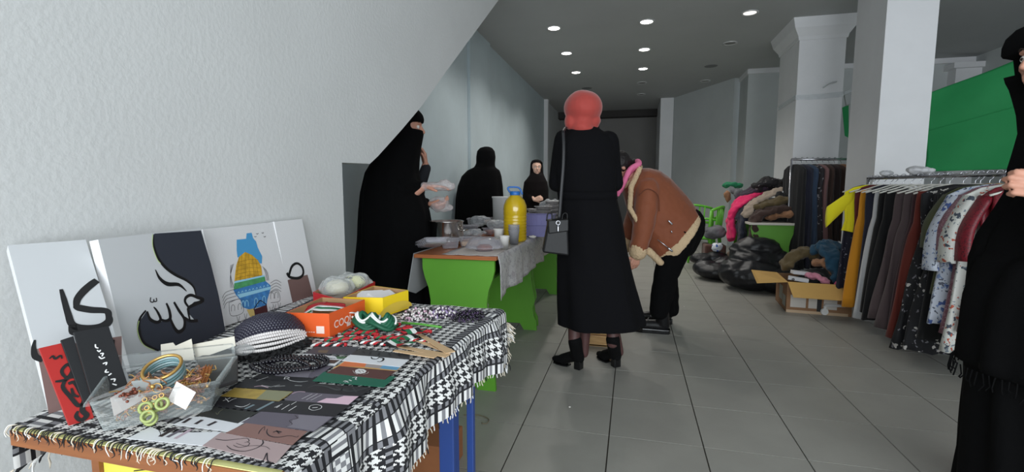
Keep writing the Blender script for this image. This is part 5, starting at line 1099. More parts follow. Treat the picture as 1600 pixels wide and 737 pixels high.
G = [(4.60, 1.02, navd, 'navy dotted dress at the far end of the rack, left of the mustard dress', 'dress', 'dress', .34, .40, 0),
 (4.54, .44, yel, 'bright yellow short-sleeved top at the far end of the rack', 'top', 'dress', .40, .42, .10),
 (4.48, .98, maroon, 'maroon garment between the yellow top and the mustard dress', 'dress', 'dress', .30, .34, 0),
 (4.38, 1.04, mus, 'long mustard dress near the far end of the rack', 'dress', 'pants', .36, .46, 0),
 (4.28, .98, navy, 'navy dress just after the mustard one on the rack', 'dress', 'dress', .32, .36, 0),
 (4.22, 1.10, whd, 'long white dress showing between navy and black garments', 'dress', 'pants', .30, .44, 0),
 (4.12, 1.02, blkc, 'black trousers hanging after the white dress', 'trousers', 'pants', .34, .42, 0),
 (4.02, 1.05, blkc, 'second black garment, wider, beside the grey-brown skirts', 'dress', 'pants', .36, .50, 0),
 (3.92, 1.02, gbr, 'grey-brown long skirt, the farther of two', 'skirt', 'pants', .32, .50, 0),
 (3.80, 1.06, gbr, 'grey-brown long skirt, the nearer of two', 'skirt', 'pants', .34, .52, 0),
 (3.71, 1.02, cth('dark plum', (60, 34, 40)), 'dark plum skirt before the rust dress', 'skirt', 'pants', .34, .46, 0),
 (3.62, 1.06, rust, 'rust brown long dress in the middle of the rack', 'dress', 'pants', .40, .56, 0),
 (3.50, 1.10, flor, 'black dress with white flower print in the middle of the rack', 'dress', 'dress', .42, .62, 0),
 (3.40, 1.08, flor, 'second black flowered dress, partly behind the olive blouse', 'dress', 'dress', .40, .6, 0),
 (3.36, .98, blkc, 'plain black blouse dress between flowered and olive garments', 'dress', 'dress', .40, .5, 0),
 (3.29, .70, dolive, 'dark olive blouse on a wooden-tone hanger', 'blouse', 'dress', .42, .46, .3),
 (3.22, .86, lbf, 'pale blue and white floral blouse on the near half of the rack', 'blouse', 'dress', .46, .56, .42),
 (3.16, .90, glit, 'mauve glittering dress next to the pale blue blouse', 'dress', 'dress', .42, .50, .30),
 (3.11, .98, whf, 'white dress with dark and orange flowers next to the red lace', 'dress', 'dress', .44, .54, .36),
 (3.04, .86, redl, 'dark red lace dress nearest the woman at the right edge', 'dress', 'dress', .38, .46, .34),
 (2.98, .84, redl, 'second dark red lace garment, right of the first on the rail', 'dress', 'dress', .34, .42, .0)]
for k, (y, L, m_, lab, cat, kind, wt, wb_, sl) in enumerate(G):
    garment(y, L, m_, lab, cat, kind, wt, wb_, .06, sl, seed=k*1.7, hanger=(wood('hanger wood', (196, 164, 120), (175, 140, 95)) if k in (15, 16, 17) else whp))
o = crumple('white_cloth', (1.94, 4.0, RZ+.045), (.10, .12, .035), whitec, 'white cloth dropped on top of the rail', 'cloth', 41, .01); crumple('clear_bag', (1.92, 4.35, RZ+.03), (.06, .06, .035), bagm, 'crumpled clear bag on the rail left of the white cloth', 'bag', 42, .008)
a = at(1411, 276, 4.6); b_ = at(1389, 243, 4.6); d = (b_-a).normalized(); t = thing('black_pole', a, 'black T-headed pole sticking up above the rack before the pillar', 'pole')
MB().tube([a-d*.16, b_], .011, 10).build('shaft', inkb, t, True); MB().tube([b_-RT*.045-V((0, 0, .005)), b_+RT*.045+V((0, 0, .01))], .013, 8).build('crossbar', inkb, t, True)
# rack 2
rack(1.72, 6.02, 6.16, 1.42, 'far clothes rack between the column and the big pillar', 2.42)
for k, (x, w_, L, m_, lab) in enumerate([(1.76, .1, 1.2, blkc, 'black coat at the left end of the far rack'), (1.83, .1, 1.2, navy, 'navy coat second on the far rack'), (1.885, .1, 1.15, cth('slate blue', (44, 60, 82)), 'slate blue dress third on the far rack'), (1.945, .1, 1.2, F('dark spotted', (34, 30, 34), [(140, 135, 140)], 24, .22), 'dark spotted dress on the far rack'), (2.0, .1, 1.15, cth('dusty rose', (120, 88, 88)), 'dusty rose dress on the far rack'), (2.06, .1, 1.2, dbr, 'dark brown coat on the far rack right of the rose dress'), (2.12, .1, 1.2, cth('very dark brown', (42, 30, 30)), 'very dark brown coat on the far rack'), (2.18, .1, .9, dbr, 'brown coat partly behind the pillar on the far rack'), (2.25, .1, .5, tan, 'tan jacket at the right end of the far rack')]):
    garment(6.02+(x-1.72)*.2, L, m_, lab, 'coat' if 'coat' in lab else ('jacket' if 'jacket' in lab else 'dress'), 'dress', .40, .5, .07, 0, zt=1.42, x=x, ang=PI/2+.25, seed=k, hanger=whp)
# banner
gban = mat('green banner', (34, 140, 78), .8, bump=.3, bscale=6, var=.05, vscale=4)
n = 40; vs = []; TLb, TRb = V((2.52, 5.05, 1.98)), V((3.05, 4.55, 2.05)); TLb = at(1452, 145, 5.35); BLb = at(1447, 268, 5.35); TRb = at(1640, 72, 4.7); BRb = at(1640, 262, 4.7)
for j in range(n+1):
    for i in range(n+1):
        u_, v_ = i/n, j/n; p = TLb.lerp(TRb, u_).lerp(BLb.lerp(BRb, u_), v_); p = p+FH*(.02*math.sin(u_*9+v_*3)+.012*math.sin(v_*14+u_*4))-V((0, 0, .04*math.sin(PI*u_)*(1-v_)*.3)); vs.append(p)
t = thing('green_banner', (BLb+BRb)/2, 'wide plain green cloth hung behind the rack from the big pillar', 'banner')
o = MB().add(vs, [(j*(n+1)+i, j*(n+1)+i+1, (j+1)*(n+1)+i+1, (j+1)*(n+1)+i) for j in range(n) for i in range(n)]).build('cloth', gban, t, True, fix=False); o.modifiers.new('t', 'SOLIDIFY').thickness = .002
sm_ = [TLb.lerp(BLb, .48).lerp(TRb.lerp(BRb, .42), i/24) for i in range(25)]; MB().tube([p-FH*.012+FH*(.02*math.sin(i/24*9+1.4)+.012*math.sin(.46*14+i/6)) for i, p in enumerate(sm_)], .004, 6).build('seam', gban, t, True)
MB().tube([TLb, TLb+(at(1445, 140, 5.2)-TLb)*1.5], .003, 5).build('tie_cord', gban, t)
g2 = MB().add([at(1316, 168, 6.9), at(1326, 163, 6.9), at(1326, 215, 6.9), at(1320, 212, 6.9)], [(0, 1, 2, 3)]).build('green_cloth', gban, org=at(1320, 190, 6.9)); g2m = 0; tag(g2, 'small strip of green cloth seen between column and big pillar', 'cloth'); g2.modifiers.new('t', 'SOLIDIFY').thickness = .003

o = MB().tube([V((2.40, 6.585, 2.20)), at(1322, 165, 6.88), at(1345, 158, 6.6)], .006, 6).build('cord', mat('pale cord', (190, 195, 192), .6), g2)
# ================================================================== PEOPLE
skin = mat('skin', (196, 142, 120), .55, var=.05, vscale=12); skin2 = mat('skin pale', (214, 172, 152), .55)
robe_m = mat('black robe cloth', (8, 8, 9), .95, bump=.15, bscale=60, spec=.12); robe_d = mat('black robe brown tint', (16, 12, 13), .95, bump=.1, spec=.12)
eyew = mat('eye white', (225, 220, 215), .3); iris = mat('iris', (50, 32, 22), .2)
def head(M, c, f, s=1.0, lift=V((0, 0, 1))):
    """skull, jaw, brow, nose, lips, chin and ears added to M; f = looking direction"""
    f = f.normalized(); x = f.cross(lift).normalized(); u = x.cross(f).normalized(); R = Matrix((x, f, u)).transposed(); P_ = lambda a, b_, z: c+(x*a+f*b_+u*z)*s
    M.ball(P_(0, -.012, .022), (.076*s, .094*s, .096*s), 20, R); M.ball(P_(0, .028, -.035), (.058*s, .058*s, .075*s), 18, R)
    M.ball(P_(0, .060, -.088), (.026*s, .024*s, .022*s), 12, R)
    for q in (-1, 1):
        M.ball(P_(q*.033, .058, -.022), (.022*s, .022*s, .022*s), 10, R); M.limb(P_(q*.008, .083, .026), P_(q*.042, .070, .026), .010*s, .009*s, 10)
        M.ball(P_(q*.078, -.012, -.012), (.010*s, .018*s, .030*s), 10, R)
    M.limb(P_(0, .084, .012), P_(0, .101, -.026), .0075*s, .0125*s, 10)
    for q in (-1, 1): M.ball(P_(q*.011, .092, -.030), .0085*s, 8)
    M.limb(P_(-.017, .080, -.056), P_(.017, .080, -.056), .0075*s, .0075*s, 8); M.limb(P_(-.013, .080, -.067), P_(.013, .080, -.067), .008*s, .008*s, 8)
    M.limb(P_(0, -.02, -.05), P_(0, -.035, -.17), .055*s, .055*s, 14)
    return P_
def eyes(t, P_, s=1.0):
    for q in (-1, 1):
        e = MB().ball(P_(q*.031, .070, .004), (.0125*s,)*3, 14).build('eye', eyew, t, True); e2 = MB().ball(P_(q*.031, .0775, .004), (.0065*s,)*3, 10).build('iris', iris, e, True)
        MB().tube(spl([P_(q*.014, .090, .030), P_(q*.03, .088, .036), P_(q*.047, .076, .031)], 4), .0022*s, 6).build('eyebrow', mat('brow hair', (40, 28, 24), .8), t, True)
def hand(M, w, d, pn, curl=.4, s=1.0, side=1, thumb=.7, rel=.25):
    """palm, four unequal bent fingers and a thumb leaving the side of the palm; pn = palm direction"""
    d = d.normalized(); pn = (pn-d*pn.dot(d)).normalized(); sd = d.cross(pn)*side
    for i, (off, ln) in enumerate(((-.030, .92), (-.010, 1.0), (.010, .94), (.029, .76))):
        kn = w+(d*(.084-.006*abs(i-1.2))+sd*off)*s; M.limb(w+(d*.012+sd*off*.55)*s, kn, .0135*s, .0115*s, 10)
        p = kn; a = curl*(.7+rel*i*.4); dd = d+sd*off*1.5
        for j, L in enumerate((.040, .026, .021)):
            v = (dd.normalized()*math.cos(a)+pn*math.sin(a)); q = p+v*L*ln*s; M.limb(p, q, (.0092-.0009*j)*s, (.0086-.0010*j)*s, 8); p = q; a += curl*1.15
    b_ = w+(d*.028-sd*.026+pn*.006)*s; M.limb(w+(d*.01-sd*.012)*s, b_, .016*s, .014*s, 10)
    v = (d*.75-sd*thumb+pn*.35).normalized(); q = b_+v*.036*s; M.limb(b_, q, .0125*s, .010*s, 8); v2 = (v+d*.35+pn*curl*.6).normalized(); M.limb(q, q+v2*.028*s, .0098*s, .0078*s, 8)
    return M
def pxof(p): v = p-CAM; return 800+FPX*v.dot(RT)/v.dot(FW)
def robe(rows, d, folds=9, amp=.010, n=72, seed=0.0, zfloor=None):
    """rings from (image row, left, right, thickness); each ring is horizontal, centred at distance d"""
    R_ = []
    rr = [(at(800, py, d).z, at(l, py, d+o), at(r_, py, d+o), th) for (py, l, r_, th, o) in [(q+(0,))[:5] for q in rows]]
    if zfloor is not None:
        z, l, r_, th = rr[-1]; rr.append((zfloor, V((l.x, l.y, 0)), V((r_.x, r_.y, 0)), th*1.04))
    # resample by height
    out = []
    for i in range(len(rr)-1):
        a, b_ = rr[i], rr[i+1]; k = max(1, int((a[0]-b_[0])/.022))
        for j in range(k): t_ = j/k; out.append((a[0]+(b_[0]-a[0])*t_, a[1].lerp(b_[1], t_), a[2].lerp(b_[2], t_), a[3]+(b_[3]-a[3])*t_))
    out.append(rr[-1]); zt = out[0][0]; zb = out[-1][0]
    for (z, l, r_, th) in out:
        c = (l+r_)/2; rx0 = (r_-l).length/2; c.z = z
        tl, tr = pxof(V((l.x, l.y, z))), pxof(V((r_.x, r_.y, z)))
        for _ in range(14):     # keep the silhouette of the thick ring where the flat one would be
            q = [pxof(c+RT*(math.cos(a)*rx0)+FH*(math.sin(a)*th/2)) for a in [2*PI*j/72 for j in range(72)]]; m_ = (c-CAM).dot(FW)/FPX
            e0, e1 = (tl-min(q))*m_, (tr-max(q))*m_; c = c+RT*((e0+e1)*.3); rx0 = max(.01, rx0+(e1-e0)*.3)
        dn = (zt-z)/(zt-zb); fa = amp*min(1, max(0, (dn-.12)*1.6)); ring = []
        for j in range(n):
            a = 2*PI*j/n; k = 1+(fa/max(rx0, .05))*(math.sin(folds*a+seed+1.2*math.sin(z*3+seed))+.5*math.sin((folds*2-3)*a+z*5+seed*2)-.6)
            ring.append(c+RT*(math.cos(a)*rx0*k)+FH*(math.sin(a)*th/2*k))
        R_.append(ring)
    return R_
def lowpoly_body(M, feet, hip, chest, neck, r=1.0):
    for f_ in feet:
        kn = f_.lerp(hip, .5)+FH*-.01; M.limb(hip.lerp(f_, .08), kn, .078*r, .052*r, 12); M.limb(kn, f_+V((0, 0, .06)), .050*r, .032*r, 12)
    M.limb(hip, chest, .115*r, .120*r, 16, .8); M.limb(chest, neck, .10*r, .05*r, 14, .8)
def shoe_simple(t, f_, dirv, m_, name='shoe'):
    M = MB(); f_ = V((f_.x, f_.y, 0)); M.limb(f_+V((0, 0, .045)), f_+dirv*.13+V((0, 0, .032)), .038, .028, 12); M.limb(f_+V((0, 0, .05)), f_+V((0, 0, .11)), .040, .036, 12)
    return remeshed(M, name, m_, t, .007, 2)

# ---- woman 1: behind the bottle table, full black robe and face veil, profile
d1 = 3.02; base = at(620, 300, d1); t = thing('person', (base.x, base.y, 0), 'person in black robe and face veil in profile, gloved hands out by the pot', 'person')
hc = at(637, 200, d1); M = MB(); Ph = head(M, hc, (RT+FH*.05), .98)
hip = at(620, 400, d1); chest = at(618, 300, d1); chest.z = 1.22; hip.z = .88
feet = [V((hip.x-.08, hip.y-.03, 0)), V((hip.x+.08, hip.y+.05, 0))]; lowpoly_body(M, feet, hip, chest, hc-V((0, 0, .14)))
wB = at(662, 291, d1-.06); M.limb(chest+V((0, 0, -.02))-FH*.09, at(622, 318, d1-.12), .045, .038, 12); M.limb(at(622, 318, d1-.12), wB, .042, .026, 12); hand(M, wB, RT+FH*.1+V((0, 0, .02)), V((0, 0, -1)), .18, 1.0, 1, .4)
wC = at(668, 318, d1+.10); M.limb(chest+V((0, 0, -.02))+FH*.09, at(630, 330, d1+.12), .045, .038, 12); M.limb(at(630, 330, d1+.12), wC, .038, .026, 12); hand(M, wC, RT+V((0, 0, -.1)), V((0, 0, 1)), .55, 1.0, -1, .5)
remeshed(M, 'body', skin, t, .0048, 2); eyes(t, Ph, .98)
rows = [(169, 641, 650, .05), (173, 633, 656, .18), (179, 627, 661, .24), (186, 622, 663, .26), (191, 620, 662, .26), (192.5, 618, 648, .26), (202.5, 616, 648, .27), (204, 615, 663, .27), (216, 613, 661, .26), (232, 600, 658, .29), (250, 582, 656, .33), (270, 570, 655, .37), (300, 563, 662, .40), (330, 560, 671, .40), (370, 557, 677, .38), (430, 552, 677, .38)]
C_ = MB().rings(robe(rows, d1, 8, .012, seed=1.0, zfloor=.03), True)
C_.limb(at(625, 296, d1-.12), at(655, 291, d1-.06), .07, .038, 16); C_.limb(at(632, 322, d1+.12), at(664, 318, d1+.1), .07, .04, 16)
remeshed(C_, 'robe', robe_m, t, .0085, 1)
for f_ in feet: shoe_simple(t, f_, RT, robe_m)
glv = clear('glove film', (225, 215, 215), .30, .15, .6); M = MB(); M.limb(wB-RT*.01, wB+RT*.16, .034, .036, 14, .75); M.ball(wB+RT*.13+V((0, 0, .008)), (.05, .04, .035), 12); remeshed(M, 'plastic_glove', glv, t, .007, 1, lambda p: .005*nz(p, 45))
bg = at(686, 319, d1+.10); b2 = thing('bread_bag', bg-V((0, 0, .06)), 'clear plastic bag with brown bread held in the lower hand of the veiled person', 'bag')
MB().ball(bg+V((0, 0, -.005)), (.045, .04, .034), 14).build('bread', mat('bread', (150, 95, 72), .8, var=.2, vscale=40), b2, True); M = MB(); M.ball(bg, (.07, .055, .05), 18); M.ball(bg+RT*.04-V((0, 0, .025)), (.05, .05, .025), 14); remeshed(M, 'bag_film', glv, b2, .008, 1, lambda p: .012*nz(p, 26))
# ---- hidden companion whose raised hand shows beside the veil
d2 = 3.42; base = at(622, 300, d2); t = thing('person', (base.x, base.y, 0), 'person almost hidden behind the veiled one, only a raised bare hand showing', 'person')
hc = at(631, 206, d2); M = MB(); Ph = head(M, hc, RT, .95); hip = at(618, 400, d2); chest = at(618, 300, d2); chest.z = 1.2; hip.z = .86; feet = [V((hip.x-.08, hip.y, 0)), V((hip.x+.06, hip.y+.05, 0))]; lowpoly_body(M, feet, hip, chest, hc-V((0, 0, .14)), .9)
wA = at(665, 258, d2-.08); M.limb(at(628, 262, d2), at(650, 300, d2-.05), .048, .04, 12); M.limb(at(650, 300, d2-.05), wA, .038, .026, 12); hand(M, wA, V((0, 0, 1))-RT*.18, -RT*.8-FH*.5, .55, 1.0, -1, .5)
remeshed(M, 'body', skin, t, .0055, 2); rows = [(183, 628, 636, .05), (188, 622, 644, .16), (200, 618, 648, .2), (225, 612, 646, .24), (250, 600, 648, .3), (300, 590, 650, .34), (400, 588, 652, .34)]
C_ = MB().rings(robe(rows, d2, 7, .01, seed=2, zfloor=.03), True); C_.limb(at(630, 268, d2), at(652, 300, d2-.05), .06, .055, 14); C_.limb(at(652, 300, d2-.05), at(665.5, 263, d2-.08), .05, .036, 14); remeshed(C_, 'robe', mat('dark blue black cloth', (22, 24, 30), .9), t, .010, 1)
for f_ in feet: shoe_simple(t, f_, RT, robe_m)
# ---- woman 2: turned away
d3 = 5.55; base = at(752, 300, d3); t = thing('person', (base.x, base.y, 0), 'person in black robe turned away by the left wall, behind the white tub', 'person')
hc = at(759, 248, d3); M = MB(); Ph = head(M, hc, FH-RT*.2, 1.0); hip = at(752, 360, d3); chest = at(753, 300, d3); chest.z = 1.2; hip.z = .86; feet = [V((hip.x-.1, hip.y, 0)), V((hip.x+.1, hip.y, 0))]; lowpoly_body(M, feet, hip, chest, hc-V((0, 0, .14)))
for s_ in (-1, 1): M.limb(chest+RT*s_*.11+V((0, 0, -.0)), chest+RT*s_*.15+V((0, 0, -.14)), .045, .04); M.limb(chest+RT*s_*.15+V((0, 0, -.14)), chest+RT*s_*.06+FH*.10+V((0, 0, -.18)), .04, .03); hand(M, chest+RT*s_*.06+FH*.10+V((0, 0, -.18)), FH, V((0, 0, -1)), .4, 1, s_)
remeshed(M, 'body', skin, t, .007, 2); rows = [(229, 757, 764, .06), (231, 750, 769, .16), (236, 745.5, 773, .21), (245, 744, 774.5, .23), (255, 744, 773.5, .23), (261, 741, 774, .24), (266, 730, 781, .28), (275, 721, 784, .32), (290, 715, 786, .38), (310, 712, 787, .42), (345, 711, 786, .42), (400, 709, 788, .42)]
remeshed(MB().rings(robe(rows, d3, 8, .014, seed=3, zfloor=.03), True), 'robe', robe_m, t, .012, 1)
for f_ in feet: shoe_simple(t, f_, FH, robe_m)
# ---- woman 3: far, facing the camera
d4 = 7.5; base = at(838, 300, d4); t = thing('person', (base.x, base.y, 0), 'person facing the camera far back by the left wall, dark headscarf, face uncovered', 'person')
hc = at(838.5, 262, d4); M = MB(); Ph = head(M, hc, -FH+RT*.08, 1.0); hip = at(838, 340, d4); chest = at(838, 292, d4); chest.z = 1.15; hip.z = .84; feet = [V((hip.x-.1, hip.y, 0)), V((hip.x+.1, hip.y, 0))]; lowpoly_body(M, feet, hip, chest, hc-V((0, 0, .14)), .95)
wH = at(835, 312, d4-.24)
M.limb(chest-RT*.10+V((0, 0, .02)), chest-RT*.14-V((0, 0, .12)), .04, .036); M.limb(chest-RT*.14-V((0, 0, .12)), wH, .036, .026); hand(M, wH, RT*.9+V((0, 0, .25)), FH, .7, 1.1, 1)
remeshed(M, 'body', skin2, t, .006, 2); eyes(t, Ph)
MB().limb(Ph(-.018, .0845, -.0615), Ph(.018, .0845, -.0615), .0042, .0042, 8).build('lips', mat('lips', (150, 80, 76), .5), t, True)
def fhood(rows, d, seed=0):  # hood whose front stays open round the face: rings shifted back at face rows
    R_ = []
    for (py, l, r_, back, front) in rows:
        a, b_ = at(l, py, d), at(r_, py, d); c = (a+b_)/2; rx0 = (b_-a).length/2; ring = []
        for j in range(48): q = 2*PI*j/48; s_ = math.sin(q); ring.append(c+RT*(math.cos(q)*rx0)+FH*(s_*(back if s_ > 0 else front)))
        R_.append(ring)
    return R_
rows = [(249, 836, 841, .03, .02), (250.5, 831.5, 845, .09, .07), (253.5, 829.5, 847.5, .11, .085), (255, 829, 848, .12, .035), (263, 828.5, 848.5, .12, .025), (270, 828, 849, .12, .04), (273.5, 827.5, 850, .12, .105), (278, 824, 852, .14, .13), (284, 819, 855, .16, .16), (296, 817, 857, .18, .19), (318, 816, 857, .2, .2), (345, 815, 858, .2, .2)]
C_ = MB().rings(fhood(rows, d4), True); rb = robe([(330, 816, 857, .38), (400, 814, 860, .38)], d4, 8, .012, seed=4, zfloor=.03); C_.rings(rb, True); C_.limb(at(824, 302, d4-.05), at(832, 313, d4-.2), .07, .04, 12)
remeshed(C_, 'robe', robe_d, t, .011, 1)
for f_ in feet: shoe_simple(t, f_, -FH, robe_m)
# ---- coat woman
d5 = 2.86; base = Z(930, 572, 0); t = thing('person', (base.x, base.y, 0), 'person seen from behind in long black coat and coral red headwrap, handbag at left', 'person')
fl_ = Z(912, 571, 0); fr_ = Z(967, 569, 0); hc = at(909, 174, d5-.01); M = MB(); head(M, hc, FH-RT*.35, 1.0); hip = at(922, 340, d5); hip.z = .93; chest = at(916, 245, d5); lowpoly_body(M, [V((fl_.x-.0, fl_.y, .02)), V((fr_.x-.0, fr_.y, .02))], hip, chest, hc-V((0, 0, .13)), .9)
for f_, kx in ((fl_, 897), (fr_, 957)): a = at(kx+1, 470, d5); b_ = at(kx, 535, d5+.0); M.limb(a, b_, .047, .034, 14)
for s_, e, w_ in ((-1, at(872, 285, d5+.02), at(893, 300, d5+.22)), (1, at(958, 283, d5+.02), at(940, 302, d5+.24))): M.limb(chest+RT*s_*.13+V((0, 0, .05)), e, .045, .038); M.limb(e, w_, .036, .026); hand(M, w_, FH+RT*-s_*.3, V((0, 0, -1)), .5, 1, s_)
tight = mat('sheer tights', (84, 56, 54), .5)
remeshed(M, 'body', [tight, skin], t, .006, 2, matfn=lambda c: 1 if c.z > .8 else 0)
coat_m = mat('black coat wool', (10, 10, 13), .92, bump=.1, bscale=120, spec=.15)
rows = [(193, 896, 926, .13), (200, 890, 934, .16), (207, 882, 946, .19), (214, 874, 955, .215), (224, 869, 961, .23), (245, 866, 964, .25), (270, 866, 964, .245), (290, 869, 964, .24), (302, 873, 963, .235), (312, 874, 966, .24), (350, 873, 974, .28), (400, 872, 983, .33), (450, 871, 994, .38), (485, 871, 1004, .41), (500, 871, 1008, .42), (506, 871, 1009, .42)]
C_ = MB().rings(robe(rows, d5, 6, .008, seed=.6), True)
for s_, sh, e, w_ in ((-1, at(882, 218, d5), at(870, 287, d5+.03), at(890, 303, d5+.2)), (1, at(951, 220, d5), at(960, 286, d5+.03), at(942, 304, d5+.2))): C_.limb(sh, e, .062, .052, 18); C_.limb(e, w_, .052, .042, 16)
C_.limb(at(897, 195, d5+.0), at(926, 195, d5+.0), .042, .042, 12)
def coatdisp(p):
    a = math.atan2((p-base).dot(FH), (p-base).dot(RT)); return .004*nz(p, 9)-.010*math.exp(-((p.z-zof(303, d5))/.012)**2)
remeshed(C_, 'coat', coat_m, t, .0085, 2, coatdisp)
zb_ = zof(305, d5); bl = MB(); R_ = robe([(299, 870.5, 964, .246), (311, 871, 966, .252)], d5, 6, .002, seed=.6); bl.rings(R_, True); bl.build('belt', coat_m, t, True, label='narrow coat belt')
wrapm = mat('coral wrap', (164, 58, 50), .75, bump=.3, bscale=14, sheen=.3, var=.05, vscale=9); C_ = MB(); c = at(911, 169.5, d5-.01); C_.ball(c+V((0, 0, .004)), (.116, .125, .102), 24, rotz(YAW)); C_.ball(at(909, 183, d5-.01), (.085, .095, .075), 20, rotz(YAW)); C_.limb(at(908, 188, d5-.02), at(911, 200, d5-.03), .070, .070, 16); C_.limb(at(896, 190, d5-.02), at(924, 190, d5-.02), .055, .055, 12)
remeshed(C_, 'headwrap', wrapm, t, .007, 3, lambda p: .0035*math.sin(p.z*70+nz(p, 7)*5)*min(1, max(.15, (1.56-p.z)*10))+.003*nz(p, 12))
bootm = mat('black suede', (9, 9, 10), .9, spec=.15, bump=.1, bscale=80); heelm = mat('heel black', (14, 14, 16), .25)
for k, (hl, toe, sh) in enumerate(((Z(911, 578, 0), Z(877, 570, 0), at(898.5, 533, d5)), (Z(967, 575, 0), Z(943, 563, 0), at(957.5, 530, d5)))):
    dv = (toe-hl).normalized(); dv = (dv+FH*.15).normalized(); hl2 = hl+dv*.012; M = MB(); an = V((sh.x, sh.y, 0)); an = hl2+dv*.03; M.limb(an+V((0, 0, .085)), an+dv*.11+V((0, 0, .035)), .036, .032, 16); M.limb(an+dv*.10+V((0, 0, .030)), an+dv*.165+V((0, 0, .024)), .033, .022, 16, .9); M.limb(an+V((0, 0, .08)), V((sh.x, sh.y, sh.z)), .038, .042, 16); M.limb(an+V((0, 0, .07))-dv*.012, an+V((0, 0, .10)), .034, .036, 14)
    b_ = remeshed(M, 'ankle_boot', bootm, t, .006, 2); R3 = Matrix((dv, V((0, 0, 1)).cross(dv), V((0, 0, 1)))).transposed(); MB().box(an-dv*.010+V((0, 0, .030)), (.042, .048, .060), R3).build('heel', heelm, b_, bevel=.004)
    MB().rings([[an+dv*x+V((0, 0, 1)).cross(dv)*y*k_+V((0, 0, z)) for x, y in ((.06, .024), (.09, .034), (.13, .036), (.165, .024), (.176, 0), (.165, -.024), (.13, -.036), (.09, -.034), (.06, -.024))] for z, k_ in ((.001, .95), (.010, 1))], True).build('sole', heelm, b_)
# handbag
leather = mat('black leather', (13, 13, 15), .5, bump=.1, bscale=60, spec=.35); db = 2.70
b2 = thing('handbag', at(866, 397, db), 'black leather handbag with chrome clasp hanging at the coat left side', 'handbag')
Q = [at(856, 346, db), at(886, 344, db), at(888, 398, db), at(847, 393, db)]; c0 = sum(Q, V())/4
M = MB(); M.prism([q-FH*.045 for q in Q], FH*.09); M.build('bag_body', leather, b2, bevel=.010)
MB().prism([q-FH*.052 for q in (at(855, 343, db), at(887, 341, db), at(887, 360, db), at(856, 364, db))], FH*.104).build('flap', leather, b2, bevel=.006)
sp = [at(880, 205, d5-.13), at(881, 230, d5-.15), at(880, 262, d5-.155), at(877, 300, d5-.15), at(874, 342, db)]; MB().tube(spl(sp, 5), .010, 8, True, .35).build('strap', mat('strap leather', (30, 30, 33), .5), b2, True)
sp2 = [at(880, 205, d5-.13), at(884, 199, d5-.04), at(885, 203, d5+.06), at(880, 230, d5+.13)]; MB().tube(spl(sp2, 5), .010, 8, True, .35).build('strap', MATS['strap leather'], b2, True)
MB().torus(at(872, 348, db-.055), .011, .0028, RT, V((0, 0, 1)), 18, 8).build('ring', chrome, b2, True); MB().limb(at(872, 353, db-.057), at(872, 361, db-.058), .006, .005, 8).build('clasp', chrome, b2, True)
for s_ in (858, 882): MB().tube(spl([at(s_-4, 345, db-.03), at(s_-2, 334, db-.03), at(s_+4, 334, db-.03), at(s_+4, 345, db-.03)], 4), .004, 6).build('handle', leather, b2, True)
# ---- jacket woman, bending left
d6 = 3.66; base = Z(1038, 521, 0); t = thing('person', (base.x, base.y, 0), 'person bending forward in a brown shearling jacket, pink scarf and black trousers', 'person')
hc = at(968, 263, d6-.02); M = MB(); hf = (-RT*.75-V((0, 0, .65))); Ph = head(M, hc, hf, .95, V((-.6, 0, .8)))
hipc = at(1066, 352, d6); ch = at(1012, 297, d6); M.limb(hipc, ch, .13, .13, 16, .9); M.limb(ch, at(985, 272, d6), .09, .055, 14); M.limb(at(985, 272, d6), hc, .052, .055, 12)
an1, an2 = at(1030, 490, d6-.05), at(1046, 487, d6+.14)
for an, off in ((an1, -.07), (an2, .09)): kn = at(1042, 425, d6+off); M.limb(at(1068, 358, d6+off), kn, .085, .058, 14); M.limb(kn, an, .055, .036, 12)
el = at(1006, 350, d6-.16); wr = at(996, 396, d6-.16); M.limb(at(1012, 297, d6-.13), el, .05, .04, 12); M.limb(el, wr, .038, .026, 12); hand(M, wr, V((0, 0, -1))-RT*.25, -RT*.3+FH, .5, 1.0, 1)
el2 = at(990, 350, d6+.16); wr2 = at(975, 385, d6+.14); M.limb(at(1005, 300, d6+.13), el2, .05, .04, 12); M.limb(el2, wr2, .038, .026, 12); hand(M, wr2, V((0, 0, -1))-RT*.3, -FH, .5, 1.0, -1)
remeshed(M, 'body', skin, t, .0055, 2); eyes(t, Ph, .95)
hairm = mat('dark hair', (26, 20, 20), .55, bump=.5, bscale=90); M = MB(); M.ball(Ph(0, -.028, .035), (.088, .098, .095), 18); M.ball(at(990, 258, d6+.04), (.055, .05, .05), 14); M.ball(at(981, 256, d6+.02), (.05, .05, .05), 14); remeshed(M, 'hair', hairm, t, .008, 1, lambda p: .004*nz(p, 60))
suede = mat('brown suede', (126, 66, 36), .75, bump=.25, bscale=18, var=.08, vscale=5, sheen=.2); sherpa = mat('cream sherpa', (205, 178, 142), .95, bump=.9, bscale=110)
def xring(a, b_, th, d, n=40, k=1.0):
    A_, B2_ = at(*a, d), at(*b_, d); c = (A_+B2_)/2; e = (B2_-A_)/2*k; return [c+e*math.cos(2*PI*j/n)+FH*(math.sin(2*PI*j/n)*th/2*k) for j in range(n)]
sec = [((1001, 262), (972, 290), .17), ((1012, 262.5), (974, 300), .30), ((1030, 267), (978, 318), .37), ((1047, 278), (984, 338), .37), ((1064, 295), (992, 358), .36), ((1078, 313), (1003, 380), .36), ((1088, 327), (1016, 400), .41), ((1089, 334), (1024, 409), .41)]
M = MB(); M.rings([xring(a, b_, th, d6) for a, b_, th in sec], True)
for s_, sh, e_, w_ in ((-1, at(1012, 296, d6-.13), el, wr), (1, at(1006, 300, d6+.13), el2, wr2)): M.limb(sh, e_, .090, .078, 18); M.limb(e_, e_.lerp(w_, .88), .076, .066, 18)
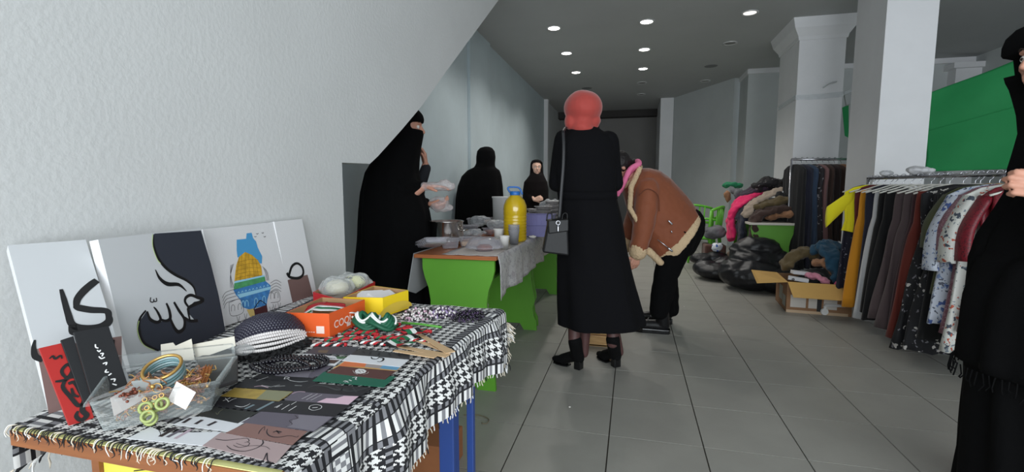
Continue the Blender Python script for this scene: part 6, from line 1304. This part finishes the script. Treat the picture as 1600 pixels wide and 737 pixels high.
remeshed(M, 'jacket', suede, t, .0085, 2, lambda p: .006*nz(p, 10)+.003*nz(p, 28))
M = MB(); M.rings([xring((1086, 327), (1019, 402), .41, d6, 40, 1.02), xring((1090, 334), (1026, 410), .42, d6, 40, 1.03), xring((1090, 339), (1031, 413), .41, d6, 40, 1.02)], True); M.limb(at(1014, 392, d6-.17), at(1032, 410, d6-.14), .028, .026, 10); remeshed(M, 'hem_trim', sherpa, t, .008, 1, lambda p: .004*nz(p, 70))
M = MB(); M.rings([xring((1003, 261), (973, 296), .20, d6, 32, 1.08), xring((999, 259), (969, 291), .17, d6, 32, 1.12)], True); M.limb(at(999, 264, d6-.11), at(986, 292, d6-.15), .022, .022, 10); M.limb(at(986, 292, d6-.15), at(984, 325, d6-.17), .020, .020, 10); M.limb(at(984, 325, d6-.17), at(1000, 352, d6-.19), .018, .018, 10); remeshed(M, 'collar', sherpa, t, .008, 1, lambda p: .004*nz(p, 70))
for w_, e_ in ((wr, el), (wr2, el2)): M = MB(); dd = (w_-e_).normalized(); M.limb(w_-dd*.045, w_-dd*.018, .068, .068, 16); remeshed(M, 'cuff', sherpa, t, .008, 1, lambda p: .004*nz(p, 70))
for pts in (((1028, 352), (1042, 362), (1052, 371)), ((1016, 378), (1030, 390), (1046, 402))):
    pass
zipm = chrome
def jn(px, py, off=-.21): return at(px, py, d6+off)
MB().limb(jn(1045, 345), jn(1050, 350), .006, .006, 8).build('zip_pull', zipm, t, True); MB().limb(jn(1049, 361, -.2), jn(1050, 363, -.2), .004, .004, 8).build('snap', zipm, t, True); MB().tube([jn(1027, 374, -.19), jn(1038, 382, -.195), jn(1046, 389, -.20)], .0035, 6).build('zip', zipm, t, True); MB().limb(jn(1045, 388, -.205), jn(1050, 392, -.205), .008, .008, 8).build('zip_pull', zipm, t, True)
MB().tube(spl([jn(998, 305, -.235), jn(1012, 295, -.238), jn(1028, 305, -.225), jn(1030, 330, -.215)], 4), .003, 6).build('seam', mat('suede seam', (96, 50, 30), .8), t, True)
pinks = mat('pink scarf', (232, 118, 160), .85, bump=.4, bscale=25); M = MB()
for k in range(4): M.tube(spl([at(999-3*k, 256+3*k, d6-.10+.02*k), at(985-2*k, 264+4*k, d6-.14+.02*k), at(975-k, 284+3*k, d6-.12+.02*k), at(968, 300, d6-.06)], 4), .020, 10)
M.tube(spl([at(999, 256, d6-.1), at(996, 252, d6), at(990, 256, d6+.1)], 4), .022, 10); M.limb(at(970, 292, d6-.1), at(966, 304, d6-.08), .025, .016, 10)
remeshed(M, 'scarf', pinks, t, .007, 1, lambda p: .003*nz(p, 30))
trm = mat('black trousers', (9, 9, 10), .95, spec=.12, bump=.2, bscale=20); M = MB(); M.limb(at(1066, 352, d6), at(1060, 372, d6), .165, .16, 18)
for an, off in ((an1, -.08), (an2, .10)): M.limb(at(1064, 366, d6+off), at(1040, 430, d6+off), .118, .092, 16); M.limb(at(1040, 430, d6+off), an-V((0, 0, -.03)), .092, .074, 16)
remeshed(M, 'trousers', trm, t, .009, 2, lambda p: .008*nz(p, 9, 3)+.004*nz(p, 22))
bl_ = mat('boot leather', (15, 15, 17), .42, spec=.4)
for k, (hl, toe, an) in enumerate(((Z(1046, 521, 0), Z(994, 516, 0), an1), (Z(1050, 505, 0), Z(1004, 503, 0), an2))):
    dv = (toe-hl).normalized(); A_ = hl+dv*.045; M = MB(); M.limb(A_+V((0, 0, .06)), A_+dv*.15+V((0, 0, .055)), .045, .040, 16); M.limb(A_+dv*.13+V((0, 0, .052)), A_+dv*.185+V((0, 0, .052)), .042, .034, 14); M.limb(A_+V((0, 0, .07)), V((an.x, an.y, 0))*.5+A_*.5+V((0, 0, .20)), .047, .050, 16)
    b_ = remeshed(M, 'lace_up_boot', bl_, t, .007, 2); sdv = V((0, 0, 1)).cross(dv)
    MB().rings([[A_+dv*x+sdv*y*k_+V((0, 0, z)) for x, y in ((-.05, .0), (-.04, .034), (0, .044), (.08, .044), (.15, .050), (.20, .040), (.225, 0), (.20, -.040), (.15, -.050), (.08, -.044), (0, -.044), (-.04, -.034))] for z, k_ in ((.001, .96), (.028, 1), (.034, .97))], True).build('sole', heelm, b_)
    for i in range(5): p = A_+dv*(.11-.018*i)+V((0, 0, .105+.022*i)); MB().tube([p-sdv*.03, p+dv*.006, p+sdv*.03], .0025, 6).build('lace', mat('lace', (70, 70, 72) if k else (120, 120, 120), .6), b_, True)
    if k == 0:
        for s_ in (-1, 1): MB().tube(spl([A_+dv*.02-sdv*.045+V((0, 0, .2)), A_+dv*(.06+.02*s_)-sdv*.06+V((0, 0, .2)), A_+dv*.04-sdv*.055+V((0, 0, .16))], 4), .003, 6).build('lace', mat('pale lace', (170, 170, 170), .6), b_, True)
# ---- woman at right edge
d7 = 1.5; base = at(1660, 300, d7); t = thing('person', (base.x, base.y, 0), 'person in black robe and veil cut off by the right edge, bare fist at chest', 'person')
hc = at(1654, 90, d7); M = MB(); Ph = head(M, hc, -RT+FH*.05, 1.0); hip = at(1690, 420, d7); hip.z = .9; chest = at(1700, 260, d7); chest.z = 1.2; feet = [V((hip.x-.05, hip.y-.08, 0)), V((hip.x+.0, hip.y+.12, 0))]; lowpoly_body(M, feet, hip, chest, hc+RT*.05-V((0, 0, .14)), .8)
wR = at(1650, 302, d7-.16); elr = at(1700, 350, d7-.24); M.limb(chest+RT*.03-FH*.06, elr, .045, .038); M.limb(elr, wR, .036, .028); hand(M, wR, -RT+V((0, 0, .35)), FH*1+V((0, 0, -.1)), 1.0, 1.0, 1, .3, .05)
remeshed(M, 'body', skin2 if False else skin, t, .0045, 2); eyes(t, Ph)
rows = [(28, 1625, 1650, .08), (33, 1605, 1670, .18), (44, 1588, 1688, .24), (58, 1580, 1694, .26), (70, 1581, 1697, .27), (74, 1586, 1698, .27), (77, 1622, 1698, .27), (104, 1626, 1700, .27), (107, 1585, 1702, .27), (116, 1588, 1704, .27), (128, 1597, 1708, .27), (145, 1606, 1716, .28), (170, 1609, 1740, .30), (200, 1609, 1760, .32), (235, 1603, 1775, .36), (262, 1592, 1785, .38), (300, 1590, 1795, .40), (330, 1577, 1800, .44), (380, 1546, 1805, .5), (420, 1520, 1808, .5), (480, 1504, 1810, .5), (560, 1494, 1812, .5), (588, 1491, 1813, .5), (594, 1506, 1800, .48), (640, 1503, 1805, .48), (760, 1494, 1815, .5)]
MB().rings(robe(rows, d7, 9, .010, seed=5, zfloor=.03), True).build('robe', robe_m, t, True); C_ = MB(); C_.limb(at(1700, 345, d7-.22), at(1662, 306, d7-.16), .075, .045, 16); C_.limb(at(1712, 268, d7-.06), at(1702, 348, d7-.23), .09, .075, 16)
remeshed(C_, 'sleeve', robe_m, t, .0085, 1)
M = MB(); random.seed(9)
for k in range(46): a = PI*.55+k/45*PI*.95; p = (at(1491, 588, d7)+at(1813, 588, d7))/2+RT*(.035+math.cos(a)*.30)+FH*math.sin(a)*.24; L = random.uniform(.01, .035); M.tube([p+V((0, 0, .02)), p+V((random.uniform(-.006, .006), 0, -L*.5)), p+V((random.uniform(-.01, .01), 0, -L))], .0022, 5)
tag(M.build('fringe', robe_m, t, True, fix=False), 'black shawl fringe', kind='stuff')
for f_ in feet: shoe_simple(t, f_, -RT, robe_m)

for o in list(bpy.data.objects):
    if o.type == 'MESH' and o.parent is not None and o.name.split('.')[0] in ('calligraphy', 'pencil_lines', 'lime_outline', 'print', 'script', 'arches', 'dome_lines', 'printed_marks', 'dark_beads', 'pearl_rim', 'ruffle', 'beaded_leaf'): o['kind'] = 'stuff'
